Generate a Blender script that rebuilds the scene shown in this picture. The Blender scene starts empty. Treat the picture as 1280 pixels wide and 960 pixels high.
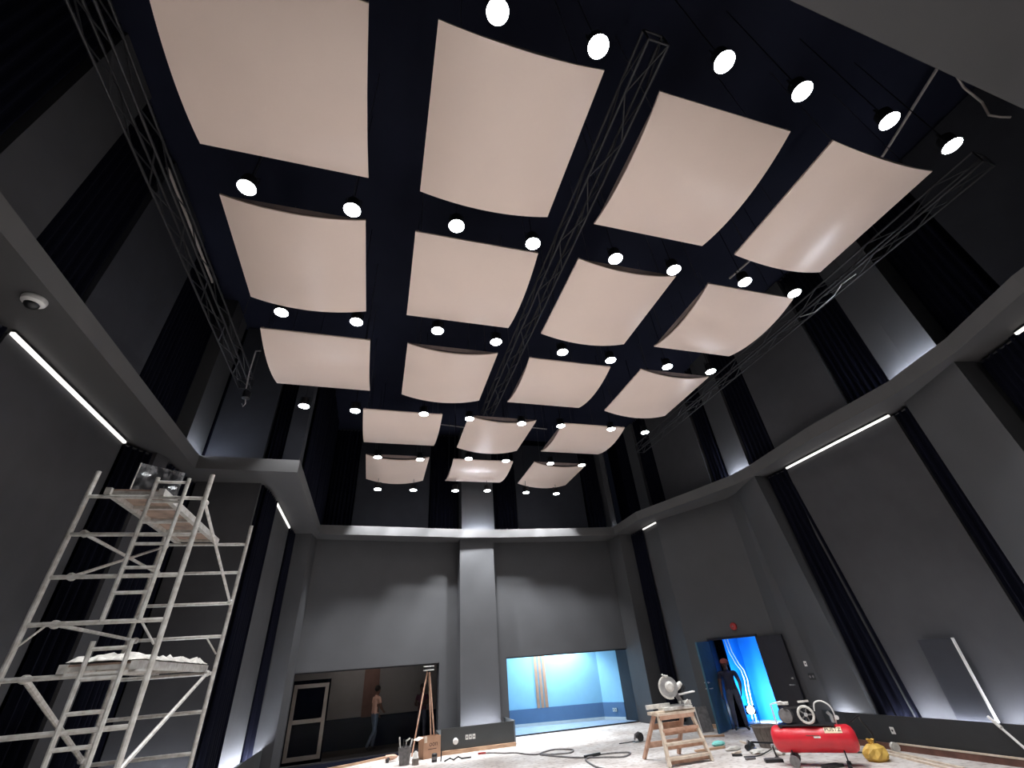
import bpy, math, random
from mathutils import Vector, Matrix

random.seed(7)
SC = bpy.context.scene
COL = SC.collection
PI = math.pi
R = math.radians

# ------------------------------------------------------------------ camera
cam_d = bpy.data.cameras.new('camera')
cam = bpy.data.objects.new('camera', cam_d)
COL.objects.link(cam)
CR, CU, CF = Vector(((0.96157, -0.26566, -0.06929))), Vector(((-0.08989, -0.54312, 0.83483))), Vector(((0.25941, 0.79652, 0.54613)))
mw = Matrix((CR, CU, -CF)).transposed().to_4x4()
mw.translation = Vector((0, 0, 1.9))
cam.matrix_world = mw
cam_d.sensor_width = 36.0
cam_d.sensor_fit = 'HORIZONTAL'
cam_d.lens = 15.179
cam_d.clip_start = 0.05
cam_d.clip_end = 200
SC.camera = cam

# ------------------------------------------------------------------ world, exposure
w = bpy.data.worlds.new('world')
SC.world = w
w.use_nodes = True
w.node_tree.nodes['Background'].inputs['Color'].default_value = (0.01, 0.012, 0.02, 1)
w.node_tree.nodes['Background'].inputs['Strength'].default_value = 0.2
SC.view_settings.view_transform = 'Standard'
SC.view_settings.look = 'None'
SC.view_settings.gamma = 1.0
SC.view_settings.exposure = 0.0
SC.view_settings.use_curve_mapping = False
SC.cycles.max_bounces = 8
SC.cycles.diffuse_bounces = 5
SC.cycles.glossy_bounces = 3
SC.cycles.transparent_max_bounces = 8
SC.cycles.sample_clamp_indirect = 4.0
SC.cycles.caustics_reflective = False
SC.cycles.caustics_refractive = False

SPOT_W = 470.0        # ceiling spotlights
COVE = 80.0            # cove strips behind the ledge
PLINTH = 70.0          # strips behind the plinths
BLUE_W = 300.0        # blue control room lamp and its added fill
DARK_W = 11.0          # added light in the dim room behind the left window
FLOOD_W = 300.0       # flood lamp on the floor behind the door

# ------------------------------------------------------------------ materials
def new_mat(name):
    m = bpy.data.materials.new(name)
    m.use_nodes = True
    nt = m.node_tree
    return m, nt, nt.nodes['Principled BSDF']

def mat(name, col, rough=0.6, metal=0.0, var=0.12, scale=6.0, bump=0.0, bscale=60.0, spec=0.5, col2=None, stretch=None):
    m, nt, b = new_mat(name)
    b.inputs['Roughness'].default_value = rough
    b.inputs['Metallic'].default_value = metal
    b.inputs['Specular IOR Level'].default_value = spec
    tc = nt.nodes.new('ShaderNodeTexCoord')
    mp = nt.nodes.new('ShaderNodeMapping')
    if stretch: mp.inputs['Scale'].default_value = stretch
    nt.links.new(tc.outputs['Object'], mp.inputs['Vector'])
    n = nt.nodes.new('ShaderNodeTexNoise')
    n.inputs['Scale'].default_value = scale
    n.inputs['Detail'].default_value = 6
    nt.links.new(mp.outputs['Vector'], n.inputs['Vector'])
    cr = nt.nodes.new('ShaderNodeValToRGB')
    a = col2 if col2 else tuple(c * (1 - var) for c in col)
    z = col if col2 else tuple(min(1, c * (1 + var)) for c in col)
    cr.color_ramp.elements[0].color = (*a, 1)
    cr.color_ramp.elements[1].color = (*z, 1)
    cr.color_ramp.elements[0].position = 0.3
    cr.color_ramp.elements[1].position = 0.7
    nt.links.new(n.outputs['Fac'], cr.inputs['Fac'])
    nt.links.new(cr.outputs['Color'], b.inputs['Base Color'])
    if bump:
        n2 = nt.nodes.new('ShaderNodeTexNoise')
        n2.inputs['Scale'].default_value = bscale
        n2.inputs['Detail'].default_value = 4
        nt.links.new(mp.outputs['Vector'], n2.inputs['Vector'])
        bp = nt.nodes.new('ShaderNodeBump')
        bp.inputs['Strength'].default_value = bump
        bp.inputs['Distance'].default_value = 0.02
        nt.links.new(n2.outputs['Fac'], bp.inputs['Height'])
        nt.links.new(bp.outputs['Normal'], b.inputs['Normal'])
    return m

def emit(name, col, strength):
    m, nt, b = new_mat(name)
    b.inputs['Base Color'].default_value = (0.8, 0.8, 0.8, 1)
    b.inputs['Emission Color'].default_value = (*col, 1)
    b.inputs['Emission Strength'].default_value = strength
    return m

def glass(name, tint, gloss):
    m = bpy.data.materials.new(name)
    m.use_nodes = True
    nt = m.node_tree
    nt.nodes.clear()
    o = nt.nodes.new('ShaderNodeOutputMaterial')
    t = nt.nodes.new('ShaderNodeBsdfTransparent')
    t.inputs['Color'].default_value = (*tint, 1)
    g = nt.nodes.new('ShaderNodeBsdfGlossy')
    g.inputs['Roughness'].default_value = 0.03
    mx = nt.nodes.new('ShaderNodeMixShader')
    lw = nt.nodes.new('ShaderNodeFresnel')
    lw.inputs['IOR'].default_value = gloss
    nt.links.new(lw.outputs['Fac'], mx.inputs['Fac'])
    nt.links.new(t.outputs['BSDF'], mx.inputs[1])
    nt.links.new(g.outputs['BSDF'], mx.inputs[2])
    nt.links.new(mx.outputs['Shader'], o.inputs['Surface'])
    return m

M = {}
M['paint'] = mat('grey_wall_paint', (0.060, 0.061, 0.066), 0.62, var=0.06, scale=1.5, bump=0.05, bscale=180)
M['ledge'] = mat('grey_ledge_paint', (0.072, 0.071, 0.073), 0.6, var=0.05, scale=1.5)
M['fabric'] = mat('grey_acoustic_fabric', (0.050, 0.0505, 0.056), 0.9, var=0.08, scale=2.5, bump=0.12, bscale=260)
M['fabric_dark'] = mat('slate_acoustic_fabric', (0.026, 0.028, 0.037), 0.9, var=0.1, scale=2.5, bump=0.12, bscale=260)
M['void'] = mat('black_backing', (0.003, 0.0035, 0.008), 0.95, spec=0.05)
M['curtain'] = mat('black_velvet', (0.0035, 0.004, 0.0095), 0.9, var=0.25, scale=9, spec=0.08, stretch=(6, 6, 0.4))
M['ceiling'] = mat('navy_black_ceiling', (0.011, 0.013, 0.028), 0.8, var=0.2, scale=0.8, spec=0.2)
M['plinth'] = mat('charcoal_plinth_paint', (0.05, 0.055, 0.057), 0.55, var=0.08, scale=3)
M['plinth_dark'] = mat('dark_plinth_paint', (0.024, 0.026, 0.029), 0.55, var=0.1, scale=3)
M['panel'] = mat('cream_panel', (0.87, 0.705, 0.61), 0.30, var=0.02, scale=1.2, spec=0.45)
M['panel_end'] = mat('brown_panel_end', (0.16, 0.115, 0.095), 0.7, var=0.2, scale=5)
M['panel_batten'] = mat('grey_brown_batten', (0.46, 0.36, 0.33), 0.7, var=0.15, scale=5)
M['black_metal'] = mat('black_metal', (0.014, 0.014, 0.018), 0.4, var=0.1, spec=0.4)
M['truss'] = mat('black_truss_metal', (0.012, 0.012, 0.015), 0.55, 0.0, var=0.15)
M['wire'] = mat('dark_wire', (0.05, 0.05, 0.055), 0.5)
M['conduit'] = mat('pale_conduit', (0.42, 0.38, 0.35), 0.5, var=0.1)
M['alu'] = mat('splashed_aluminium', (0.74, 0.73, 0.70), 0.42, 0.35, var=0.1, scale=14, col2=(0.5, 0.47, 0.43))
M['plywood'] = mat('stained_plywood', (0.42, 0.30, 0.23), 0.75, scale=5, col2=(0.17, 0.12, 0.1))
M['wood'] = mat('pale_pine', (0.62, 0.42, 0.28), 0.65, scale=4, col2=(0.40, 0.24, 0.15), stretch=(1, 1, 6))
M['wood_pink'] = mat('splashed_reddish_timber', (0.66, 0.43, 0.32), 0.65, scale=7, col2=(0.42, 0.23, 0.15))
M['wood_white'] = mat('dusty_timber', (0.78, 0.69, 0.58), 0.7, scale=8, col2=(0.55, 0.43, 0.33))
M['wood_dark'] = mat('reddish_brown_board', (0.19, 0.085, 0.062), 0.6, scale=5, col2=(0.10, 0.045, 0.035))
M['white'] = mat('white_plastic', (0.75, 0.74, 0.72), 0.4, var=0.05)
M['dirty_white'] = mat('dusty_white', (0.62, 0.6, 0.56), 0.6, var=0.2, scale=15)
M['steel'] = mat('worn_steel', (0.5, 0.5, 0.5), 0.35, 0.8, var=0.2, scale=12)
M['black_plastic'] = mat('black_plastic', (0.015, 0.015, 0.017), 0.45)
M['grey_plastic'] = mat('grey_plastic', (0.16, 0.15, 0.15), 0.5, var=0.3, scale=14)
M['cardboard'] = mat('brown_cardboard', (0.43, 0.25, 0.16), 0.85, var=0.1, scale=6)
M['ink'] = mat('dark_print', (0.06, 0.03, 0.025), 0.8)
M['cream_print'] = mat('cream_sticker', (0.75, 0.62, 0.42), 0.6)
M['red'] = mat('red_tank_paint', (0.62, 0.022, 0.035), 0.32, var=0.08, scale=5)
M['red_bell'] = mat('dull_red', (0.35, 0.03, 0.03), 0.5)
M['yellow'] = mat('yellow_sack', (0.78, 0.52, 0.12), 0.6, scale=9, col2=(0.55, 0.33, 0.06))
M['teal'] = mat('teal_door_paint', (0.045, 0.115, 0.16), 0.85, spec=0.15, var=0.08)
M['door_black'] = mat('black_door_paint', (0.018, 0.018, 0.025), 0.4)
M['blue_wall'] = mat('pale_blue_wall', (0.36, 0.66, 0.86), 0.6, var=0.03)
M['blue_dado'] = mat('slate_blue_dado', (0.11, 0.19, 0.33), 0.6, var=0.05)
M['reveal'] = mat('slate_reveal_paint', (0.028, 0.029, 0.035), 0.8, var=0.05)
M['blue_floor'] = mat('pale_screed', (0.5, 0.55, 0.66), 0.6, var=0.1, scale=3)
M['frame_wood'] = mat('dull_timber', (0.36, 0.29, 0.25), 0.8, var=0.1)
M['spot_black'] = mat('spotlight_black', (0.006, 0.006, 0.008), 0.6, spec=0.2)
M['azure'] = mat('azure_wall', (0.003, 0.23, 0.80), 0.6, var=0.04)
M['slat_wood'] = mat('copper_slat', (0.52, 0.27, 0.17), 0.6, var=0.1)
M['dim_wall'] = mat('dim_room_wall', (0.27, 0.25, 0.245), 0.8, var=0.03)
M['dim_dado'] = mat('dim_room_dado', (0.008, 0.014, 0.034), 0.85, spec=0.1)
M['dim_floor'] = mat('dim_room_floor', (0.035, 0.026, 0.024), 0.8)
M['dim_strip'] = mat('dim_brown_strip', (0.17, 0.09, 0.07), 0.7)
M['basket'] = mat('grey_bucket', (0.2, 0.17, 0.15), 0.7, var=0.3, scale=12, stretch=(4, 4, 0.5))
M['cyan'] = mat('cyan_cloth', (0.25, 0.7, 0.65), 0.8)
M['skin'] = mat('brown_skin', (0.19, 0.085, 0.055), 0.5, var=0.08)
M['skin_dark'] = mat('dark_brown_skin', (0.10, 0.048, 0.034), 0.5, var=0.08)
M['hair'] = mat('black_hair', (0.01, 0.009, 0.008), 0.6)
M['shirt_pale'] = mat('pale_peach_shirt', (0.72, 0.42, 0.32), 0.85, var=0.08)
M['shirt_navy'] = mat('dark_navy_tshirt', (0.02, 0.022, 0.045), 0.85)
M['shirt_plum'] = mat('dark_plum_shirt', (0.09, 0.025, 0.05), 0.85)
M['jeans'] = mat('blue_jeans', (0.11, 0.15, 0.22), 0.85, var=0.2, scale=12)
M['jeans_dark'] = mat('dark_jeans', (0.085, 0.095, 0.14), 0.85, var=0.3, scale=6)
M['cap'] = mat('reddish_cap', (0.25, 0.06, 0.05), 0.8)
M['shoe'] = mat('dark_shoe', (0.015, 0.015, 0.017), 0.6)
M['led'] = emit('white_strip_light', (1.0, 0.96, 0.9), 1.25)
M['cove'] = emit('cool_cove_light', (0.82, 0.88, 1.0), COVE)
M['plinth_led'] = emit('cool_plinth_light', (0.86, 0.9, 1.0), PLINTH)
M['lens'] = emit('spot_lens', (0.95, 0.98, 1.0), 30.0)
M['flood'] = emit('flood_lens', (0.75, 0.9, 1.0), 25.0)
M['glass'] = glass('clear_window_glass', (0.96, 0.98, 0.99), 1.1)
M['sheet'] = glass('dusty_clear_sheet', (0.6, 0.6, 0.62), 1.45)
def dusty(m):
    nt = m.node_tree
    out = next(n for n in nt.nodes if n.type == 'OUTPUT_MATERIAL')
    src = out.inputs['Surface'].links[0].from_socket
    d = nt.nodes.new('ShaderNodeBsdfDiffuse'); d.inputs['Color'].default_value = (0.3, 0.3, 0.31, 1)
    n = nt.nodes.new('ShaderNodeTexNoise'); n.inputs['Scale'].default_value = 7; n.inputs['Detail'].default_value = 7
    tc = nt.nodes.new('ShaderNodeTexCoord'); nt.links.new(tc.outputs['Object'], n.inputs['Vector'])
    cr = nt.nodes.new('ShaderNodeValToRGB')
    cr.color_ramp.elements[0].position = 0.42; cr.color_ramp.elements[0].color = (0.05, 0.05, 0.05, 1)
    cr.color_ramp.elements[1].position = 0.72; cr.color_ramp.elements[1].color = (0.75, 0.75, 0.75, 1)
    nt.links.new(n.outputs['Fac'], cr.inputs['Fac'])
    mx = nt.nodes.new('ShaderNodeMixShader')
    nt.links.new(cr.outputs['Color'], mx.inputs['Fac']); nt.links.new(src, mx.inputs[1]); nt.links.new(d.outputs['BSDF'], mx.inputs[2])
    nt.links.new(mx.outputs['Shader'], out.inputs['Surface'])
dusty(M['sheet'])

def floor_mat():
    m, nt, b = new_mat('dusty_screed_floor')
    tc = nt.nodes.new('ShaderNodeTexCoord')
    n1 = nt.nodes.new('ShaderNodeTexNoise'); n1.inputs['Scale'].default_value = 1.1; n1.inputs['Detail'].default_value = 8
    n2 = nt.nodes.new('ShaderNodeTexNoise'); n2.inputs['Scale'].default_value = 9; n2.inputs['Detail'].default_value = 8
    for n in (n1, n2): nt.links.new(tc.outputs['Object'], n.inputs['Vector'])
    c1 = nt.nodes.new('ShaderNodeValToRGB')
    c1.color_ramp.elements[0].color = (0.42, 0.37, 0.34, 1); c1.color_ramp.elements[0].position = 0.35
    c1.color_ramp.elements[1].color = (0.63, 0.60, 0.58, 1); c1.color_ramp.elements[1].position = 0.62
    c2 = nt.nodes.new('ShaderNodeValToRGB')
    c2.color_ramp.elements[0].color = (0.55, 0.5, 0.48, 1); c2.color_ramp.elements[0].position = 0.34
    c2.color_ramp.elements[1].color = (1, 1, 1, 1); c2.color_ramp.elements[1].position = 0.5
    nt.links.new(n1.outputs['Fac'], c1.inputs['Fac']); nt.links.new(n2.outputs['Fac'], c2.inputs['Fac'])
    mx = nt.nodes.new('ShaderNodeMix'); mx.data_type = 'RGBA'; mx.blend_type = 'MULTIPLY'; mx.inputs['Factor'].default_value = 0.8
    nt.links.new(c1.outputs['Color'], mx.inputs['A']); nt.links.new(c2.outputs['Color'], mx.inputs['B'])
    nt.links.new(mx.outputs['Result'], b.inputs['Base Color'])
    b.inputs['Roughness'].default_value = 0.7
    return m
M['floor'] = floor_mat()

# ------------------------------------------------------------------ mesh builder
class MB:
    def __init__(s):
        s.v, s.f = [], []
    def add(s, vs, fs):
        o = len(s.v)
        s.v += [tuple(p) for p in vs]
        s.f += [tuple(i + o for i in f) for f in fs]
        return s
    def box(s, a, b):
        x0, y0, z0 = a; x1, y1, z1 = b
        return s.prism([(x0, y0), (x1, y0), (x1, y1), (x0, y1)], z0, z1)
    def prism(s, poly, z0, z1, bottom=None):
        bottom = bottom or poly
        n = len(poly)
        ar = sum(poly[i][0] * poly[(i + 1) % n][1] - poly[(i + 1) % n][0] * poly[i][1] for i in range(n))
        if ar < 0: poly = poly[::-1]; bottom = bottom[::-1]
        vs = [(x, y, z0) for x, y in bottom] + [(x, y, z1) for x, y in poly]
        fs = [tuple(range(n))[::-1], tuple(range(n, 2 * n))]
        fs += [(i, (i + 1) % n, n + (i + 1) % n, n + i) for i in range(n)]
        return s.add(vs, fs)
    def obox(s, c, ax, ay, az, hx, hy, hz):
        c, ax, ay, az = Vector(c), Vector(ax).normalized(), Vector(ay).normalized(), Vector(az).normalized()
        vs = [c + ax * hx * i + ay * hy * j + az * hz * k for k in (-1, 1) for (i, j) in ((-1, -1), (1, -1), (1, 1), (-1, 1))]
        return s.add(vs, [(3, 2, 1, 0), (4, 5, 6, 7), (0, 1, 5, 4), (1, 2, 6, 5), (2, 3, 7, 6), (3, 0, 4, 7)])
    def beam(s, p, q, wd, ht, up=(0, 0, 1)):
        p, q = Vector(p), Vector(q)
        d = (q - p).normalized(); up = Vector(up)
        if abs(d.dot(up)) > 0.98: up = Vector((0, 1, 0))
        sd = d.cross(up).normalized(); u2 = sd.cross(d)
        return s.obox((p + q) / 2, d, sd, u2, (q - p).length / 2, wd / 2, ht / 2)
    def path(s, pts, r, n=8, closed=False, cap=True):
        pts = [Vector(p) for p in pts]
        rs = r if isinstance(r, (list, tuple)) else [r] * len(pts)
        m = len(pts)
        d0 = (pts[1] - pts[0]).normalized()
        ref = Vector((0, 0, 1)) if abs(d0.z) < 0.9 else Vector((1, 0, 0))
        u = d0.cross(ref).normalized()
        vs = []
        for i, p in enumerate(pts):
            if closed: d = (pts[(i + 1) % m] - pts[i - 1]).normalized()
            else: d = (pts[min(i + 1, m - 1)] - pts[max(i - 1, 0)]).normalized()
            u = (u - d * u.dot(d)); u = u.normalized() if u.length > 1e-6 else d.orthogonal().normalized()
            v = d.cross(u)
            for k in range(n):
                a = 2 * PI * k / n
                vs.append(p + (u * math.cos(a) + v * math.sin(a)) * rs[i])
        fs = []
        for i in range(m if closed else m - 1):
            j = (i + 1) % m
            for k in range(n):
                l = (k + 1) % n
                fs.append((i * n + k, i * n + l, j * n + l, j * n + k))
        if cap and not closed:
            fs.append(tuple(range(n))[::-1]); fs.append(tuple((m - 1) * n + k for k in range(n)))
        return s.add(vs, fs)
    def tube(s, p, q, r, n=8):
        return s.path([p, q], r, n)
    def lathe(s, prof, n=24, c=(0, 0, 0), ax=(0, 0, 1)):
        ax = Vector(ax).normalized(); u = ax.orthogonal().normalized(); v = ax.cross(u); c = Vector(c)
        vs, fs = [], []
        for r, h in prof:
            for k in range(n):
                a = 2 * PI * k / n
                vs.append(c + ax * h + (u * math.cos(a) + v * math.sin(a)) * r)
        for i in range(len(prof) - 1):
            for k in range(n):
                l = (k + 1) % n
                fs.append((i * n + k, i * n + l, (i + 1) * n + l, (i + 1) * n + k))
        fs.append(tuple(range(n))[::-1]); fs.append(tuple((len(prof) - 1) * n + k for k in range(n)))
        return s.add(vs, fs)
    def ball(s, c, rx, ry, rz, n=12, m=8, jit=0.0):
        vs, fs = [], []
        c = Vector(c)
        for i in range(1, m):
            t = PI * i / m
            for k in range(n):
                a = 2 * PI * k / n
                j = 1 + random.uniform(-jit, jit)
                vs.append(c + Vector((rx * math.sin(t) * math.cos(a), ry * math.sin(t) * math.sin(a), rz * math.cos(t))) * j)
        top = len(vs); vs.append(c + Vector((0, 0, rz))); vs.append(c - Vector((0, 0, rz)))
        for i in range(m - 2):
            for k in range(n):
                l = (k + 1) % n
                fs.append((i * n + k, (i + 1) * n + k, (i + 1) * n + l, i * n + l))
        for k in range(n):
            l = (k + 1) % n
            fs.append((top, k, l)); fs.append((top + 1, (m - 2) * n + l, (m - 2) * n + k))
        return s.add(vs, fs)
    def mesh(s, name, m, smooth=True, ang=35):
        me = bpy.data.meshes.new(name)
        me.from_pydata(s.v, [], s.f)
        me.materials.append(m)
        if smooth:
            me.shade_smooth()
            me.set_sharp_from_angle(angle=R(ang))
        me.update()
        return me
    def obj(s, name, m, parent=None, smooth=True, ang=35):
        o = bpy.data.objects.new(name, s.mesh(name, m, smooth, ang))
        COL.objects.link(o)
        if parent: o.parent = parent
        return o

def tag(o, label, cat, group=None):
    o['label'] = label; o['category'] = cat
    if group: o['group'] = group
    return o
def thing(name, label, cat, loc=(0, 0, 0), rz=0.0, group=None):
    o = bpy.data.objects.new(name, None)
    o.empty_display_size = 0.2
    COL.objects.link(o)
    o.location = loc; o.rotation_euler = (0, 0, rz)
    return tag(o, label, cat, group)
def struct(o):
    o['kind'] = 'structure'; return o
def inst(name, me, parent, loc=(0, 0, 0), rot=(0, 0, 0)):
    o = bpy.data.objects.new(name, me)
    COL.objects.link(o); o.parent = parent
    o.location = loc; o.rotation_euler = rot
    return o
def lamp(kind, name, loc, power, col=(1, 1, 1), size=0.1, parent=None, rot=(0, 0, 0), spot=None, blend=0.3):
    l = bpy.data.lights.new(name, kind)
    l.energy = power; l.color = col
    if kind == 'AREA': l.size = size
    else: l.shadow_soft_size = size
    if spot: l.spot_size = spot; l.spot_blend = blend
    o = bpy.data.objects.new(name, l)
    COL.objects.link(o); o.location = loc; o.rotation_euler = rot
    if parent: o.parent = parent
    return o

# ------------------------------------------------------------------ large structure
CEIL = 10.7
struct(MB().box((-6, -1.4, -0.15), (12.5, 17.1, 0)).obj('floor', M['floor'], smooth=False))
struct(MB().box((-6, -1.4, CEIL), (12.5, 18.2, CEIL + 0.15)).obj('ceiling', M['ceiling'], smooth=False))

# left side -----------------------------------------------------
wl = struct(MB().box((-5.2, -1.2, 0), (-5.0, 11.3, 6.1)).box((-5.2, 11.3, 0), (-2.85, 11.6, 6.1)).box((-3.1, 11.6, 0), (-2.85, 16.4, 6.1)).obj('wall_left', M['void'], smooth=False))
MB().box((-5.0, 5.79, 0.41), (-4.85, 9.05, 5.93)).obj('wall_panel', M['fabric'], wl, smooth=False)
MB().box((-5.0, 0.5, 0.41), (-4.85, 4.2, 5.93)).obj('wall_panel', M['fabric'], wl, smooth=False)
MB().prism([(-5.0, 9.6), (-4.5, 9.6), (-4.38, 9.88), (-5.0, 9.88)], 0.5, 6.0).obj('pilaster', M['fabric'], wl, smooth=False)
MB().box((-4.25, 11.18, 0.41), (-2.9, 11.3, 6.0)).obj('wall_panel', M['fabric'], wl, smooth=False)
MB().box((-2.86, 12.42, 0.41), (-2.76, 14.82, 5.93)).obj('wall_panel', M['fabric'], wl, smooth=False)
MB().prism([(-2.9, 15.72), (-2.2, 15.72), (-2.08, 16.6), (-2.9, 16.6)], 0.0, 6.0).obj('pilaster', M['paint'], wl, smooth=False)
tp = struct(MB().prism([(-5.0, -1), (-4.35, -1), (-4.35, 10.9), (-2.45, 10.9), (-2.45, 15.7), (-2.85, 15.7), (-2.85, 11.3), (-5, 11.3)], 0, 0.42).prism([(-2.48, 10.9), (-2.45, 10.9), (-2.45, 15.7), (-2.48, 15.7)], 0.42, 0.55).box((-4.35, 10.9, 0.42), (-2.48, 10.93, 0.55)).obj('trim_1', M['plinth'], smooth=False))
MB().box((-2.57, 12.45, 0.42), (-2.51, 15.62, 0.5)).obj('uplight_strip', M['plinth_led'], tp, smooth=False)
MB().box((-4.2, 11.0, 0.42), (-2.6, 11.05, 0.46)).obj('uplight_strip', M['plinth_led'], tp, smooth=False)

# upper left
wu = struct(MB().box((-5.2, -1.2, 6.1), (-4.75, 11.3, CEIL)).box((-5.2, 11.3, 6.1), (-2.2, 11.6, CEIL)).box((-2.5, 11.6, 6.1), (-2.2, 17.6, CEIL)).obj('wall_upper_left', M['void'], smooth=False))
for y0, y1 in ((0.3, 1.9), (4.03, 4.97), (6.15, 8.07)):
    MB().box((-4.76, y0, 6.3), (-4.55, y1, CEIL - 0.05)).obj('wall_panel', M['fabric_dark' if y0 > 5 else 'fabric'], wu, smooth=False)
MB().box((-4.9, 10.09, 6.3), (-4.3, 11.1, CEIL)).obj('pilaster', M['paint'], wu, smooth=False)
MB().box((-4.25, 11.15, 6.3), (-3.0, 11.32, CEIL - 0.05)).obj('wall_panel', M['fabric_dark'], wu, smooth=False)
MB().box((-2.55, 11.1, 6.3), (-2.15, 11.5, CEIL)).obj('pilaster', M['fabric_dark'], wu, smooth=False)
MB().box((-2.45, 16.7, 6.3), (-2.12, 17.2, CEIL)).obj('pilaster', M['paint'], wu, smooth=False)

# back ----------------------------------------------------------
def strip_wall(mb, p, q, t, z0, z1, u0=0.0, u1=1.0):
    p, q = Vector(p), Vector(q)
    d = q - p; n = Vector((-d.y, d.x)).normalized()
    a, b = p + d * u0, p + d * u1
    return mb.prism([a[:], b[:], (b + n * t)[:], (a + n * t)[:]], z0, z1)
BL0, BL1 = (-2.3, 16.42), (2.95, 17.08)
BR0, BR1 = (4.1, 17.1), (9.4, 16.86)
mb = MB()
strip_wall(mb, BL0, BL1, 0.3, 2.17, 6.1)
strip_wall(mb, BL0, BL1, 0.3, 0, 2.17, 0.0, 0.04)
strip_wall(mb, BL0, BL1, 0.3, 0, 2.17, 0.86, 1.0)
strip_wall(mb, BR0, BR1, 0.3, 2.17, 6.1)
strip_wall(mb, BR0, BR1, 0.3, 0, 2.17, 0.0, 0.08)
strip_wall(mb, BR0, BR1, 0.3, 0, 2.17, 0.975, 1.0)
mb.box((2.9, 17.0, 0), (4.15, 17.3, 6.1))
wb = struct(mb.obj('wall_back', M['paint'], smooth=False))
MB().box((2.83, 16.5, 0.41), (4.1, 17.1, 6.05)).obj('pilaster', M['paint'], wb, smooth=False)
tb = struct(MB().prism([(2.1, 15.42), (4.2, 15.38), (4.3, 15.6), (4.3, 17.05), (2.15, 17.05)], 0, 0.42).prism([(2.1, 15.42), (4.2, 15.38), (4.2, 15.41), (2.1, 15.45)], 0.42, 0.57).prism([(4.2, 15.38), (4.3, 15.6), (4.3, 16.8), (4.27, 16.8), (4.27, 15.62), (4.17, 15.4)], 0.42, 0.57).obj('trim_2', M['plinth'], smooth=False))
MB().box((2.85, 16.2, 0.42), (4.08, 16.26, 0.45)).obj('uplight_strip', M['plinth_led'], tb, smooth=False)
struct(MB().prism([(2.08, 15.37), (4.22, 15.33), (4.22, 15.38), (2.08, 15.42)], 0, 0.09).obj('baseboard_back', M['wood'], smooth=False))
# upper back
wub = struct(MB().box((-2.5, 17.4, 6.1), (10, 17.7, CEIL)).obj('wall_upper_back', M['void'], smooth=False))
MB().box((-1.12, 17.3, 6.3), (1.72, 17.42, CEIL - 0.3)).obj('wall_panel', M['fabric_dark'], wub, smooth=False)
MB().box((5.4, 17.3, 6.3), (8.55, 17.42, CEIL - 0.3)).obj('wall_panel', M['fabric_dark'], wub, smooth=False)
MB().box((2.93, 16.66, 6.3), (4.22, 17.45, CEIL)).obj('pilaster', M['paint'], wub, smooth=False)
MB().prism([(9.45, 16.9), (9.62, 16.75), (9.75, 16.9), (9.75, 17.5), (9.45, 17.5)], 6.3, CEIL).obj('pilaster', M['paint'], wub, smooth=False)

# right ---------------------------------------------------------
D0, D1 = Vector((9.67, 14.0)), Vector((10.77, 11.4))      # the wall with the double door
dl = (D1 - D0).length
u_in, u_out = 0.277, 0.812
mb = MB()
mb.box((9.67, 14.0, 0), (9.9, 16.9, 6.1))
strip_wall(mb, D0, D1, 0.25, 2.16, 6.1)
strip_wall(mb, D0, D1, 0.25, 0, 2.16, 0, u_in)
strip_wall(mb, D0, D1, 0.25, 0, 2.16, u_out, 1)
mb.prism([(10.77, 11.4), (10.70, 10.9), (10.69, 10.2), (11, 10.2), (11, 11.5)], 0, 6.1)
wr = struct(mb.obj('wall_right', M['paint'], smooth=False))
MB().box((10.72, 2.5, 0), (10.95, 10.9, 6.1)).obj('wall_backing', M['void'], wr, smooth=False)
MB().prism([(10.0, 3.2), (9.2, 0.5), (9.2, -1.3), (9.6, -1.3), (9.6, 0.5), (10.75, 3.2)], 0, 6.1).obj('wall_backing', M['void'], wr, smooth=False)
MB().box((10.6, 5.72, 0.41), (10.74, 8.76, 5.93)).obj('wall_panel', M['fabric'], wr, smooth=False)
MB().prism([(9.98, 3.06), (9.2, 0.6), (9.25, 0.6), (10.1, 3.06)], 0.5, 5.93).obj('wall_panel', M['fabric'], wr, smooth=False)
MB().box((9.1, 15.84, 0), (9.67, 17.0, 6.05)).obj('pilaster', M['paint'], wr, smooth=False)
MB().prism([(10.75, 10.85), (10.66, 10.85), (10.18, 9.5), (10.75, 9.5)], 0.41, 6.05,
           [(10.75, 10.25), (10.6, 10.25), (10.2, 8.87), (10.75, 8.87)]).obj('pilaster', M['paint'], wr, smooth=False)
MB().prism([(10.75, 5.3), (10.42, 5.3), (9.8, 3.93), (10.2, 3.85), (10.75, 3.85)], 0.41, 6.05).obj('pilaster', M['paint'], wr, smooth=False)
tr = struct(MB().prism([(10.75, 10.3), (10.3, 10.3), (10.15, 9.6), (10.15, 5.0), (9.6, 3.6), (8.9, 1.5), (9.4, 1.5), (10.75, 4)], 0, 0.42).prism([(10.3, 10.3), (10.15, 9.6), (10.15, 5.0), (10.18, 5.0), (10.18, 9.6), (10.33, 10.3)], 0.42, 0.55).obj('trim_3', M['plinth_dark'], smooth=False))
mb = MB()
mb.box((10.36, 5.5, 0.42), (10.42, 8.75, 0.46))
mb.prism([(10.34, 10.2), (10.2, 9.62), (10.23, 9.61), (10.37, 10.18)], 0.42, 0.47)
mb.obj('uplight_strip', M['plinth_led'], tr, smooth=False)
struct(MB().prism([(10.1, 10.0), (10.15, 10.0), (10.15, 5.0), (9.6, 3.6), (9.55, 3.65), (10.1, 5.0)], 0, 0.1).obj('baseboard_right', M['wood_dark'], smooth=False))
struct(MB().prism([(9.62, 14.05), (9.67, 14.0), (9.97, 13.29), (9.92, 13.27)], 0, 0.1).obj('baseboard_door', M['wood'], smooth=False))
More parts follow.
